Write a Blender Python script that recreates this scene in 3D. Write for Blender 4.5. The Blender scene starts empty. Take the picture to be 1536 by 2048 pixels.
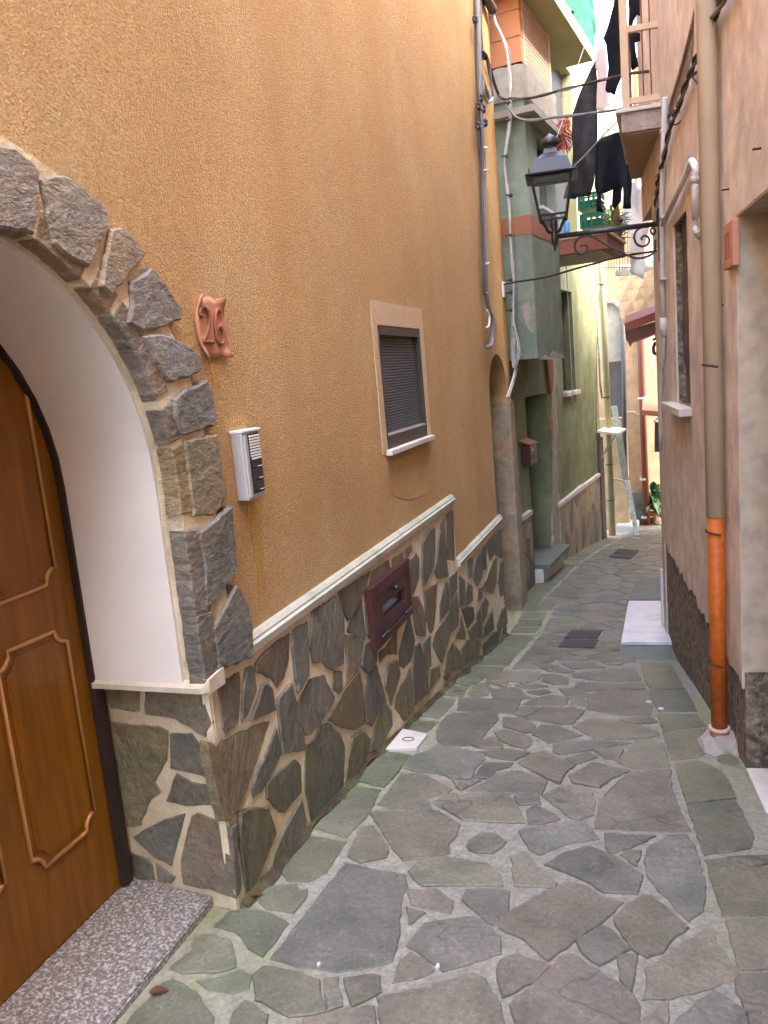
import bpy, bmesh, math, random
from mathutils import Vector, Matrix, noise
random.seed(7)
scene = bpy.context.scene
COL = scene.collection
# ------------------------------------------------------------------ camera, world, sun, exposure
DX = Vector((0.9433938, -0.02831951, -0.33046352))   # rows: world axes in image axes (right, down, forward)
DY = Vector((0.31976662, -0.1869224, 0.9288753))
DZ = Vector((-0.08807633, -0.98196641, -0.1672858))
F = 1580.24
cam = bpy.data.cameras.new('camera'); cam_ob = bpy.data.objects.new('camera', cam); COL.objects.link(cam_ob)
rgt = Vector((DX[0], DY[0], DZ[0])); dwn = Vector((DX[1], DY[1], DZ[1])); fwd = Vector((DX[2], DY[2], DZ[2]))
cam_ob.matrix_world = Matrix((( rgt[0], -dwn[0], -fwd[0], 0), (rgt[1], -dwn[1], -fwd[1], 0), (rgt[2], -dwn[2], -fwd[2], 0), (0, 0, 0, 1)))
cam.sensor_fit = 'VERTICAL'; cam.sensor_height = 24; cam.lens = 24*F/2048
cam.clip_start = 0.05; cam.clip_end = 500
scene.camera = cam_ob
SUN_EL, SUN_AZ = math.radians(52), math.radians(104)     # azimuth measured from +y (down the alley) towards +x (right)
w = bpy.data.worlds.new('World'); scene.world = w; w.use_nodes = True
nt = w.node_tree; bg = nt.nodes['Background']
sky = nt.nodes.new('ShaderNodeTexSky'); sky.sky_type = 'NISHITA'; sky.sun_disc = False
sky.sun_elevation = SUN_EL; sky.sun_rotation = SUN_AZ; sky.air_density = 1.0; sky.dust_density = 4.0; sky.ozone_density = 0.6
nt.links.new(sky.outputs[0], bg.inputs[0]); bg.inputs[1].default_value = 0.15
sl = bpy.data.lights.new('sun', 'SUN'); sl.energy = 0.6; sl.angle = math.radians(10); sl.color = (1, 0.93, 0.82)
so = bpy.data.objects.new('sun', sl); COL.objects.link(so)
sd = Vector((math.sin(SUN_AZ)*math.cos(SUN_EL), math.cos(SUN_AZ)*math.cos(SUN_EL), math.sin(SUN_EL)))
so.rotation_euler = sd.to_track_quat('Z', 'Y').to_euler(); so.location = (4, 2, 14)
vs = scene.view_settings; vs.view_transform = 'Standard'; vs.look = 'None'; vs.gamma = 1; vs.exposure = 4.4
scene.cycles.max_bounces = 8; scene.cycles.diffuse_bounces = 6; scene.cycles.glossy_bounces = 3
scene.cycles.transparent_max_bounces = 8; scene.cycles.use_denoising = True

# ------------------------------------------------------------------ measuring: where a sight line meets a known plane
def ray(p):
    r = Vector((p[0]-768, p[1]-1024, F)); return Vector((r.dot(DX), r.dot(DY), r.dot(DZ)))
def LX(p, x=-1.6): r = ray(p); return r*(x/r[0])
def PY(p, y): r = ray(p); return r*(y/r[1])
class Plane:                       # upright plane: s along it, w out of it (towards the alley), z up
    def __init__(s, p0, d, n): s.p0, s.d, s.n = Vector((*p0, 0)), Vector((*d, 0)), Vector((*n, 0))
    def P(s, u, z, w=0): v = s.p0 + s.d*u + s.n*w; return Vector((v.x, v.y, z))
    def at(s, p, w=0):             # -> (u, z)
        r = ray(p); t = (s.n.dot(s.p0)+w)/s.n.dot(Vector((r.x, r.y, 0))); q = r*t
        return ((q-s.p0).dot(s.d), q.z)
    def atu(s, p, u):              # on the plane across it at distance u -> (w, z)
        r = ray(p); t = (s.d.dot(s.p0)+u)/s.d.dot(Vector((r.x, r.y, 0))); q = r*t
        return ((q-s.p0).dot(s.n), q.z)
LW = Plane((-1.6, 0), (0, 1), (1, 0))                       # orange house front
dR = (-0.10439, 0.99454); RW = Plane((0.834, 0.0), dR, (-dR[1], dR[0]))   # pink house front
dG = (0.122907, 0.992418); GW = Plane((-2.96, 0.0), dG, (dG[1], -dG[0]))  # green house front
def lerp(x, xs, ys):
    if x <= xs[0]: return ys[0]
    for i in range(1, len(xs)):
        if x <= xs[i]: return ys[i-1]+(ys[i]-ys[i-1])*(x-xs[i-1])/(xs[i]-xs[i-1])
    return ys[-1]
GYS = [-8, -2, 0, 1, 1.7, 2.4, 3, 3.8, 4.9, 5.8, 7, 8.1, 9, 10, 12, 13.5, 15.3, 17.5, 22, 60]
GZS = [-1.3, -1.8, -1.9, -1.95, -1.985, -2.005, -2.055, -2.13, -2.30, -2.44, -2.66, -2.85, -2.91, -2.93, -3.02, -3.17, -3.41, -3.63, -4.0, -4.4]
def gz(y): return lerp(y, GYS, GZS)
def GR(p):
    r = ray(p); lo, hi = 0.0004, 0.03
    for _ in range(50):
        m = (lo+hi)/2; q = r*m
        if q.z < gz(q.y): hi = m
        else: lo = m
    return r*hi

# ------------------------------------------------------------------ materials
def mat(name, col, rough=0.8, var=0.12, vscale=4, bump=0.0, bscale=60, bdist=0.01, spec=0.3, metal=0, tint=False,
        streak=0, streak_col=None, streak_scale=3, moss=None, col2=None, c2scale=2.5, detail=6, stretch=None, vtype=None, grain=0, coat=0, layers=0, crack=None, vein=None):
    m = bpy.data.materials.new(name); m.use_nodes = True
    n, l = m.node_tree.nodes, m.node_tree.links; b = n['Principled BSDF']
    tc = n.new('ShaderNodeTexCoord'); co = tc.outputs['Object']
    if stretch:
        mp = n.new('ShaderNodeMapping'); mp.inputs['Scale'].default_value = stretch; l.new(co, mp.inputs[0]); cs = mp.outputs[0]
    else: cs = co
    def nz(scale, vec=co, det=detail, rgh=0.6):
        t = n.new('ShaderNodeTexNoise'); t.inputs['Scale'].default_value = scale; t.inputs['Detail'].default_value = det; t.inputs['Roughness'].default_value = rgh
        l.new(vec, t.inputs['Vector']); return t.outputs[0]
    def ramp(sock, a, bb):
        r = n.new('ShaderNodeMapRange'); r.inputs[1].default_value = a; r.inputs[2].default_value = bb; l.new(sock, r.inputs[0]); return r.outputs[0]
    def mix(f, a, bb, mode='MIX'):
        x = n.new('ShaderNodeMix'); x.data_type = 'RGBA'; x.blend_type = mode
        if isinstance(f, (int, float)): x.inputs[0].default_value = f
        else: l.new(f, x.inputs[0])
        for i, v in ((6, a), (7, bb)):
            if hasattr(v, 'is_linked'): l.new(v, x.inputs[i])
            else: x.inputs[i].default_value = (*v, 1)
        return x.outputs[2]
    c = mix(ramp(nz(vscale, cs), 0.3, 0.7), tuple(v*(1-var) for v in col), tuple(min(1, v*(1+var)) for v in col))
    if col2: c = mix(ramp(nz(c2scale, cs), 0.48, 0.68), c, col2)
    if tint:
        at = n.new('ShaderNodeAttribute'); at.attribute_name = 'tint'; c = mix(1.0, c, at.outputs['Color'], 'MULTIPLY')
    if grain:
        c = mix(ramp(nz(grain, co, 2), 0.35, 0.65), c, mix(1.0, c, (0.72, 0.72, 0.72), 'MULTIPLY'))
    for spec_, k in ((crack, 0), (vein, 1)):            # (noise scale, strength): broken hairlines, dark clefts or pale veins
        if not spec_: continue
        mp = n.new('ShaderNodeMapping'); mp.inputs['Location'].default_value = (3.7*k, 1.3, 5.1); l.new(cs, mp.inputs[0])
        v = nz(spec_[0], mp.outputs[0], 4, 0.55)
        sb = n.new('ShaderNodeMath'); sb.operation = 'SUBTRACT'; sb.inputs[1].default_value = 0.5; l.new(v, sb.inputs[0])
        ab = n.new('ShaderNodeMath'); ab.operation = 'ABSOLUTE'; l.new(sb.outputs[0], ab.inputs[0])
        ln = ramp(ab.outputs[0], 0.011, 0.003); mk = ramp(nz(spec_[0]*0.8, mp.outputs[0], 2), 0.52, 0.58)
        m1 = n.new('ShaderNodeMath'); m1.operation = 'MULTIPLY'; l.new(ln, m1.inputs[0]); l.new(mk, m1.inputs[1])
        m2 = n.new('ShaderNodeMath'); m2.operation = 'MULTIPLY'; m2.inputs[1].default_value = spec_[1]; l.new(m1.outputs[0], m2.inputs[0])
        c = mix(m2.outputs[0], c, (0.45, 0.41, 0.35) if k else (0.035, 0.03, 0.025))
    if streak:
        mp = n.new('ShaderNodeMapping'); mp.inputs['Scale'].default_value = (1, 1, 0.12); l.new(co, mp.inputs[0])
        f = ramp(nz(streak_scale, mp.outputs[0], 4, 0.5), 0.45, 0.75)
        ml = n.new('ShaderNodeMath'); ml.operation = 'MULTIPLY'; ml.inputs[1].default_value = streak; l.new(f, ml.inputs[0])
        c = mix(ml.outputs[0], c, streak_col or tuple(v*0.5 for v in col))
    if moss:                                        # (colour, amount, noise scale)
        f = ramp(nz(moss[2], co, 8, 0.7), 0.62-0.2*moss[1], 0.72)
        ml = n.new('ShaderNodeMath'); ml.operation = 'MULTIPLY'; ml.inputs[1].default_value = 0.8; l.new(f, ml.inputs[0])
        if tint:
            m2 = n.new('ShaderNodeMath'); m2.operation = 'MULTIPLY'; l.new(ml.outputs[0], m2.inputs[0]); l.new(at.outputs['Alpha'], m2.inputs[1]); f = m2.outputs[0]
        else: f = ml.outputs[0]
        c = mix(f, c, moss[0])
    l.new(c, b.inputs['Base Color'])
    b.inputs['Roughness'].default_value = rough; b.inputs['Metallic'].default_value = metal
    b.inputs['Specular IOR Level'].default_value = spec
    if coat: b.inputs['Coat Weight'].default_value = coat; b.inputs['Coat Roughness'].default_value = 0.15
    if bump:
        h = nz(bscale, cs, 5, 0.65)
        if vtype == 'V':
            vt = n.new('ShaderNodeTexVoronoi'); vt.inputs['Scale'].default_value = bscale; l.new(co, vt.inputs['Vector']); h = vt.outputs['Distance']
        if layers:
            w1 = nz(layers, co, 10, 0.7)
            wv = n.new('ShaderNodeMath'); wv.operation = 'MULTIPLY'; wv.inputs[1].default_value = 5; l.new(w1, wv.inputs[0])
            fr = n.new('ShaderNodeMath'); fr.operation = 'FLOOR'; l.new(wv.outputs[0], fr.inputs[0])
            ad = n.new('ShaderNodeMath'); ad.operation = 'MULTIPLY_ADD'; ad.inputs[1].default_value = 0.8; l.new(fr.outputs[0], ad.inputs[0]); l.new(h, ad.inputs[2]); h = ad.outputs[0]
        bp = n.new('ShaderNodeBump'); bp.inputs['Strength'].default_value = bump; bp.inputs['Distance'].default_value = bdist
        l.new(h, bp.inputs['Height']); l.new(bp.outputs[0], b.inputs['Normal'])
    return m
def glass(name, col, rough=0.1, alpha=0.3):
    m = mat(name, col, rough, 0.02); m.node_tree.nodes['Principled BSDF'].inputs['Alpha'].default_value = alpha; return m

MT = {}
def D(k, *a, **kw): MT[k] = mat(k, *a, **kw)
D('orange_stucco', (0.585, 0.362, 0.160), 0.92, 0.12, 0.8, bump=1.0, bscale=100, bdist=0.016, spec=0.12, streak=0.55, streak_col=(0.45, 0.26, 0.105), streak_scale=2.4, grain=80, detail=4, col2=(0.60, 0.40, 0.20), c2scale=1.3)
D('smooth_orange', (0.5, 0.3, 0.11), 0.9, 0.1, 3, bump=0.3, bscale=40)
D('stone_wall', (0.165, 0.155, 0.120), 0.6, 0.32, 6, bump=0.9, bscale=18, bdist=0.026, spec=0.4, tint=True, moss=((0.115, 0.13, 0.02), 0.7, 3.0), col2=(0.185, 0.145, 0.095), c2scale=4, stretch=(1, 1.7, 0.8), layers=2.6, grain=38, crack=(2.2, 0.6))
D('wall_mortar', (0.50, 0.41, 0.27), 0.95, 0.14, 12, bump=0.6, bscale=60, bdist=0.01, col2=(0.42, 0.33, 0.19), c2scale=4)
D('arch_stone', (0.205, 0.188, 0.155), 0.6, 0.28, 6, bump=0.85, bscale=16, bdist=0.026, spec=0.4, tint=True, layers=2.2, col2=(0.24, 0.19, 0.125), c2scale=5, grain=40, crack=(2.4, 0.6), stretch=(1, 1, 1.6))
D('mossy_mortar', (0.66, 0.55, 0.38), 0.95, 0.14, 12, bump=0.6, bscale=60, bdist=0.01, col2=(0.58, 0.47, 0.29), c2scale=4, tint=True, moss=((0.25, 0.28, 0.04), 1.0, 2.5))
D('arch_mortar', (0.62, 0.51, 0.34), 0.95, 0.16, 14, bump=0.7, bscale=70, bdist=0.012, col2=(0.36, 0.27, 0.16), c2scale=5)
D('paving_stone', (0.176, 0.168, 0.132), 0.46, 0.28, 4, bump=0.6, bscale=30, bdist=0.010, spec=0.45, tint=True, moss=((0.105, 0.125, 0.035), 1.0, 1.8), col2=(0.215, 0.185, 0.150), c2scale=4, layers=3.2, grain=55, crack=(1.7, 0.45), vein=(14, 0.3))
D('paving_mortar', (0.315, 0.297, 0.245), 0.9, 0.2, 20, bump=0.7, bscale=70, bdist=0.010, tint=True, moss=((0.23, 0.26, 0.07), 1.0, 2.2), grain=60)
D('white_plaster', (0.66, 0.60, 0.53), 0.9, 0.05, 3, bump=0.15, bscale=90, bdist=0.004)
D('marble_cream', (0.52, 0.46, 0.36), 0.5, 0.14, 9, bump=0.1, bscale=40, col2=(0.42, 0.33, 0.22), c2scale=6)
D('coping_stone', (0.43, 0.42, 0.34), 0.6, 0.14, 8, bump=0.2, bscale=60, bdist=0.004, col2=(0.30, 0.32, 0.22), c2scale=3)
D('varnished_wood', (0.195, 0.073, 0.003), 0.42, 0.28, 5, bump=0.12, bscale=40, bdist=0.003, spec=0.3, stretch=(1, 6, 0.5), coat=0.1)
D('moulding_wood', (0.44, 0.21, 0.055), 0.35, 0.1, 5, spec=0.5, coat=0.3)
D('dark_frame', (0.035, 0.022, 0.018), 0.5, 0.1, 5)
D('granite', (0.165, 0.143, 0.130), 0.45, 0.5, 70, bump=0.05, bscale=50, col2=(0.50, 0.475, 0.46), c2scale=85, spec=0.4, detail=2)
D('surround_plaster', (0.58, 0.41, 0.25), 0.9, 0.06, 4, bump=0.6, bscale=110, bdist=0.006, grain=90)
D('brown_metal', (0.040, 0.030, 0.030), 0.5, 0.1, 6, spec=0.3)
D('louvre_metal', (0.11, 0.105, 0.105), 0.5, 0.15, 6, spec=0.4)
D('white_sill', (0.60, 0.56, 0.50), 0.55, 0.08, 8, col2=(0.46, 0.41, 0.35), c2scale=4)
D('terracotta', (0.46, 0.21, 0.12), 0.75, 0.12, 14, bump=0.15, bscale=60)
D('dark_terracotta', (0.24, 0.09, 0.05), 0.8, 0.1, 14)
D('silver_plastic', (0.36, 0.345, 0.335), 0.35, 0.04, 8, spec=0.5)
D('light_plastic', (0.74, 0.73, 0.71), 0.4, 0.03, 8)
D('black_plastic', (0.03, 0.03, 0.033), 0.4, 0.1, 8)
D('maroon_paint', (0.062, 0.019, 0.018), 0.42, 0.15, 8, spec=0.4)
D('dark_glass', (0.03, 0.035, 0.035), 0.08, 0.1, 4, spec=0.6)
D('black_iron', (0.018, 0.018, 0.02), 0.42, 0.2, 20, spec=0.5)
D('grey_cable', (0.17, 0.165, 0.17), 0.6, 0.2, 10)
D('pale_cable', (0.42, 0.40, 0.36), 0.6, 0.2, 10)
D('pink_plaster', (0.69, 0.58, 0.485), 0.92, 0.13, 1.0, bump=0.5, bscale=9, bdist=0.02, streak=0.7, streak_col=(0.48, 0.40, 0.34), streak_scale=0.9, col2=(0.66, 0.51, 0.36), c2scale=0.8, spec=0.12, grain=5)
D('reveal_plaster', (0.56, 0.46, 0.34), 0.92, 0.1, 2, bump=0.3, bscale=20, grain=9, streak=0.3, streak_scale=2)
D('rough_render', (0.17, 0.125, 0.088), 0.95, 0.5, 14, bump=1.0, bscale=18, bdist=0.05, col2=(0.36, 0.29, 0.22), c2scale=24)
D('pipe_beige', (0.54, 0.43, 0.30), 0.7, 0.1, 3, bump=0.1, bscale=30, streak=0.3)
D('pipe_orange', (0.52, 0.115, 0.012), 0.5, 0.12, 3, streak=0.5, streak_col=(0.27, 0.06, 0.015), streak_scale=9, grain=25)
D('pipe_dull', (0.32, 0.13, 0.06), 0.6, 0.1, 5)
D('pipe_grey', (0.50, 0.47, 0.45), 0.5, 0.06, 4)
D('rust_wire', (0.05, 0.03, 0.022), 0.8, 0.2, 30)
D('concrete', (0.33, 0.29, 0.24), 0.95, 0.2, 8, bump=0.6, bscale=40, bdist=0.01, moss=((0.17, 0.19, 0.07), 0.4, 6))
D('white_marble', (0.62, 0.615, 0.635), 0.3, 0.08, 4, col2=(0.46, 0.46, 0.48), c2scale=5, spec=0.5, stretch=(1, 2.5, 1), streak=0.3, streak_col=(0.45, 0.43, 0.4), streak_scale=6)
D('slate_step', (0.135, 0.145, 0.12), 0.55, 0.2, 7, bump=0.3, bscale=30, bdist=0.006, moss=((0.11, 0.14, 0.05), 0.5, 3))
D('green_plaster', (0.255, 0.27, 0.15), 0.92, 0.18, 1.0, bump=0.5, bscale=8, bdist=0.02, streak=0.5, streak_col=(0.32, 0.31, 0.18), streak_scale=0.8, spec=0.12, grain=4, col2=(0.19, 0.21, 0.105), c2scale=0.9)
D('bay_plaster', (0.25, 0.28, 0.20), 0.92, 0.14, 1.2, bump=0.5, bscale=9, bdist=0.02, streak=0.5, streak_col=(0.175, 0.195, 0.135), streak_scale=1.2, grain=4)
D('yellow_plaster', (0.31, 0.295, 0.15), 0.92, 0.1, 2, bump=0.3, bscale=20, streak=0.5, streak_col=(0.27, 0.245, 0.14), streak_scale=3)
D('bare_plaster', (0.42, 0.34, 0.25), 0.95, 0.2, 9, bump=0.8, bscale=30, bdist=0.02)
D('old_pier', (0.38, 0.31, 0.215), 0.95, 0.22, 3, bump=0.8, bscale=14, bdist=0.04, col2=(0.42, 0.24, 0.14), c2scale=3, streak=0.4, streak_col=(0.22, 0.18, 0.12), grain=9)
D('red_band', (0.33, 0.125, 0.065), 0.85, 0.1, 3, bump=0.15, bscale=30)
D('hollow_brick', (0.50, 0.20, 0.09), 0.85, 0.12, 3, bump=0.2, bscale=30)
D('brick_face', (0.60, 0.37, 0.25), 0.85, 0.1, 8, bump=0.2, bscale=30)
D('tile_stone', (0.21, 0.19, 0.155), 0.55, 0.2, 8, tint=True, bump=0.3, bscale=25)
D('dark_void', (0.012, 0.011, 0.010), 0.9, 0.1, 3)
D('dark_green_door', (0.035, 0.045, 0.032), 0.6, 0.15, 3)
D('cream_pipe', (0.42, 0.37, 0.21), 0.6, 0.1, 4, streak=0.2)
D('salmon_plaster', (0.50, 0.315, 0.165), 0.92, 0.12, 1.2, streak=0.45, streak_col=(0.38, 0.235, 0.13), streak_scale=1.5, bump=0.3, bscale=12, grain=5)
D('peach_plaster', (0.53, 0.37, 0.25), 0.92, 0.1, 1.2, streak=0.4, streak_col=(0.43, 0.28, 0.2), streak_scale=1.5, grain=5)
D('brown_pipe', (0.17, 0.055, 0.035), 0.5, 0.12, 4)
D('red_tin', (0.30, 0.085, 0.06), 0.6, 0.2, 8)
D('weathered_white', (0.62, 0.62, 0.58), 0.7, 0.2, 20, col2=(0.3, 0.34, 0.3), c2scale=12)
D('pale_green', (0.31, 0.34, 0.255), 0.7, 0.15, 6, grain=14)
D('cream_board', (0.70, 0.65, 0.52), 0.6, 0.08, 8)
D('grey_panel', (0.40, 0.37, 0.30), 0.7, 0.1, 3, grain=6)
D('dark_pipe', (0.075, 0.06, 0.055), 0.5, 0.15, 5)
D('black_cloth', (0.012, 0.012, 0.014), 0.95, 0.2, 9, spec=0.1)
D('charcoal_cloth', (0.030, 0.029, 0.031), 0.95, 0.35, 12, spec=0.1, streak=0.6, streak_col=(0.06, 0.058, 0.06), streak_scale=8)
D('pink_cloth', (0.62, 0.47, 0.42), 0.95, 0.06, 9, spec=0.1)
D('navy_cloth', (0.008, 0.009, 0.013), 0.95, 0.2, 9, spec=0.1)
D('green_plastic', (0.02, 0.16, 0.085), 0.45, 0.1, 8)
D('green_net', (0.02, 0.2, 0.1), 0.7, 0.15, 20)
D('leaf', (0.035, 0.085, 0.03), 0.5, 0.4, 9, spec=0.4)
D('fresh_leaf', (0.12, 0.25, 0.04), 0.5, 0.3, 9)
D('chilli', (0.38, 0.045, 0.025), 0.5, 0.3, 20)
D('beige_paint', (0.52, 0.37, 0.22), 0.5, 0.06, 4)
D('under_slab', (0.36, 0.245, 0.155), 0.95, 0.08, 2, bump=0.15, bscale=30)
D('rough_plaster', (0.36, 0.29, 0.24), 0.95, 0.25, 10, bump=1.0, bscale=20, bdist=0.03)
D('grate_iron', (0.085, 0.07, 0.068), 0.6, 0.2, 12, spec=0.4)
D('rust_stain', (0.555, 0.315, 0.105), 0.92, 0.1, 4, bump=0.9, bscale=100, bdist=0.014, spec=0.1, grain=80)
D('patch_render', (0.50, 0.31, 0.135), 0.92, 0.1, 3, bump=0.5, bscale=110, bdist=0.008, spec=0.1, grain=60)
D('gutter_dirt_shade', (0.055, 0.042, 0.025), 0.95, 0.5, 14, bump=0.8, bscale=50, col2=(0.10, 0.11, 0.03), c2scale=5)
D('leaf_litter', (0.10, 0.045, 0.025), 0.8, 0.3, 20)
D('grey_door', (0.12, 0.10, 0.09), 0.7, 0.2, 4)
D('bottle_blue', (0.12, 0.35, 0.6), 0.3, 0.1, 5)
D('clay', (0.38, 0.15, 0.08), 0.8, 0.1, 6)
MT['lamp_glass'] = glass('lamp_glass', (0.8, 0.85, 0.85), 0.05, 0.05)
MT['plastic_film'] = glass('plastic_film', (0.105, 0.085, 0.078), 0.3, 0.95)
MT['clear_film'] = glass('clear_film', (0.5, 0.49, 0.49), 0.25, 0.7)
MT['sheer_net'] = glass('sheer_net', (0.004, 0.10, 0.045), 0.9, 0.98)

# ------------------------------------------------------------------ object helpers
def tag(o, label=None, cat=None, group=None, kind=None):
    if label: o['label'] = label
    if cat: o['category'] = cat
    if group: o['group'] = group
    if kind: o['kind'] = kind
    return o
def thing(name, label, cat, loc, group=None):
    o = bpy.data.objects.new(name, None); COL.objects.link(o); o.location = loc; o.empty_display_size = 0.2
    o['_'] = 0; del o['_']
    return tag(o, label, cat, group)
def world_loc(o):
    v = Vector(o.location); p = o.parent
    return v if p is None else v   # parts keep world coordinates through matrix_parent_inverse
ROOTLOC = {}
def obj(name, bm, m, parent=None, smooth=False, recalc=True):
    if recalc: bmesh.ops.recalc_face_normals(bm, faces=bm.faces)
    me = bpy.data.meshes.new(name); bm.to_mesh(me); bm.free()
    for k in (m if isinstance(m, (list, tuple)) else [m]): me.materials.append(MT[k])
    if smooth:
        for p in me.polygons: p.use_smooth = True
    o = bpy.data.objects.new(name, me); COL.objects.link(o)
    if parent is not None:
        o.parent = parent
        if parent.type == 'EMPTY': o.matrix_parent_inverse = Matrix.Translation(parent.location).inverted()
    return o
def dup_tree(o, delta, parent=None):
    c = o.copy(); COL.objects.link(c)
    if parent is None: c.location = Vector(o.location)+Vector(delta)
    else: c.parent = parent
    for ch in list(o.children): dup_tree(ch, delta, c)
    return c
def BM(): return bmesh.new()
def quadbox(bm, pts8):           # 4 bottom, 4 top
    v = [bm.verts.new(p) for p in pts8]
    for f in ((0,3,2,1),(4,5,6,7),(0,1,5,4),(1,2,6,5),(2,3,7,6),(3,0,4,7)): bm.faces.new([v[i] for i in f])
    return v
def box(bm, x0, x1, y0, y1, z0, z1):
    quadbox(bm, [(x0,y0,z0),(x1,y0,z0),(x1,y1,z0),(x0,y1,z0),(x0,y0,z1),(x1,y0,z1),(x1,y1,z1),(x0,y1,z1)])
def pbox(bm, pl, u0, u1, z0, z1, w0, w1):    # box in a plane frame
    P = pl.P
    quadbox(bm, [P(u0,z0,w0),P(u1,z0,w0),P(u1,z0,w1),P(u0,z0,w1),P(u0,z1,w0),P(u1,z1,w0),P(u1,z1,w1),P(u0,z1,w1)])
def bevel(bm, r=0.004, seg=2):
    bmesh.ops.bevel(bm, geom=list(bm.edges), offset=r, segments=seg, affect='EDGES', profile=0.6, clamp_overlap=True)
def tube(bm, pts, r, seg=7, closed=False, caps=True):
    pts = [Vector(p) for p in pts]; n = len(pts); rings = []
    rs = r if isinstance(r, (list, tuple)) else [r]*n
    up = Vector((0.13, 0.31, 0.94))
    for i, p in enumerate(pts):
        a = pts[i-1] if (i > 0 or closed) else p; b = pts[(i+1) % n] if (i < n-1 or closed) else p
        t = (b-a).normalized() if (b-a).length > 1e-9 else Vector((0,0,1))
        x = t.cross(up)
        if x.length < 0.1: x = t.cross(Vector((1,0,0)))
        x.normalize(); y = t.cross(x)
        rings.append([bm.verts.new(p+(x*math.cos(k*2*math.pi/seg)+y*math.sin(k*2*math.pi/seg))*rs[i]) for k in range(seg)])
    m = n if closed else n-1
    for i in range(m):
        A, B = rings[i], rings[(i+1) % n]
        for k in range(seg): bm.faces.new((A[k], A[(k+1) % seg], B[(k+1) % seg], B[k]))
    if caps and not closed: bm.faces.new(rings[0][::-1]); bm.faces.new(rings[-1])
def smooth_path(pts, k=6):
    pts = [Vector(p) for p in pts]; out = []
    for i in range(len(pts)-1):
        p0 = pts[max(i-1,0)]; p1 = pts[i]; p2 = pts[i+1]; p3 = pts[min(i+2,len(pts)-1)]
        for j in range(k):
            t = j/k
            out.append(0.5*((2*p1)+(p2-p0)*t+(2*p0-5*p1+4*p2-p3)*t*t+(3*p1-p0-3*p2+p3)*t**3))
    return out+[pts[-1]]
def prism(bm, poly, P, w0, w1):      # 2D polygon extruded from w0 to w1 along the frame's normal
    a = [bm.verts.new(P(u, v, w0)) for u, v in poly]; b = [bm.verts.new(P(u, v, w1)) for u, v in poly]; n = len(poly)
    bm.faces.new(a[::-1]); bm.faces.new(b)
    for i in range(n): bm.faces.new((a[i], a[(i+1) % n], b[(i+1) % n], b[i]))
def lathe(bm, c, prof, seg=20, axis=Vector((0,0,1))):
    rings = []
    for r, h in prof: rings.append([bm.verts.new(Vector(c)+Vector((r*math.cos(k*2*math.pi/seg), r*math.sin(k*2*math.pi/seg), h))) for k in range(seg)])
    for A, B in zip(rings, rings[1:]):
        for k in range(seg): bm.faces.new((A[k], A[(k+1) % seg], B[(k+1) % seg], B[k]))
    bm.faces.new(rings[0][::-1]); bm.faces.new(rings[-1])
def wall_mesh(bm, P, outline, holes, back=0.5, mi=0, rmi=None):
    """front face at w=0 with holes cut; holes: (points, depth, has_back); outline returned to w=-back and closed"""
    edges = []
    def loop(pts):
        vs = [bm.verts.new(P(u, z, 0)) for u, z in pts]
        es = [bm.edges.new((vs[i], vs[(i+1) % len(vs)])) for i in range(len(vs))]; edges.extend(es); return vs
    ov = loop(outline); hv = [loop(h[0]) for h in holes]
    bmesh.ops.triangle_fill(bm, edges=edges, use_beauty=True)
    def ret(vs, pts, d, close):
        b = [bm.verts.new(P(u, z, -d)) for u, z in pts]; n = len(vs)
        for i in range(n):
            f = bm.faces.new((vs[i], vs[(i+1) % n], b[(i+1) % n], b[i]))
            if rmi is not None and vs is not ov: f.material_index = rmi
        if close: bm.faces.new(b)
    ret(ov, outline, back, True)
    for v, h in zip(hv, holes): ret(v, h[0], h[1], h[2])

def area2(p): return sum(p[i][0]*p[(i+1) % len(p)][1]-p[(i+1) % len(p)][0]*p[i][1] for i in range(len(p)))/2
def resample(poly, step, jit, seed):
    out = []
    n = len(poly); rnd = random.Random(seed)
    for i in range(n):
        a, b = poly[i], poly[(i+1) % n]; L = math.hypot(b[0]-a[0], b[1]-a[1]); k = max(1, min(14, int(L/step)))
        nx, ny = (-(b[1]-a[1])/L, (b[0]-a[0])/L) if L > 1e-6 else (0, 0)
        for j in range(k):
            t = j/k; o = (rnd.random()-0.5)*2*jit*(1 if j else 0.5)
            out.append((a[0]+(b[0]-a[0])*t+nx*o, a[1]+(b[1]-a[1])*t+ny*o))
    return out
def inset(poly, d):
    n = len(poly); s = 1 if area2(poly) > 0 else -1; out = []
    for i in range(n):
        a, b, c = poly[i-1], poly[i], poly[(i+1) % n]
        def nrm(p, q):
            L = math.hypot(q[0]-p[0], q[1]-p[1]) or 1e-9; return (-(q[1]-p[1])/L*s, (q[0]-p[0])/L*s)
        n1, n2 = nrm(a, b), nrm(b, c); m = (n1[0]+n2[0], n1[1]+n2[1]); L = math.hypot(*m) or 1e-9
        k = min(1.5, 1/max(0.5, L/2))
        out.append((b[0]+m[0]/L*d*k, b[1]+m[1]/L*d*k))
    return out
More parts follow.
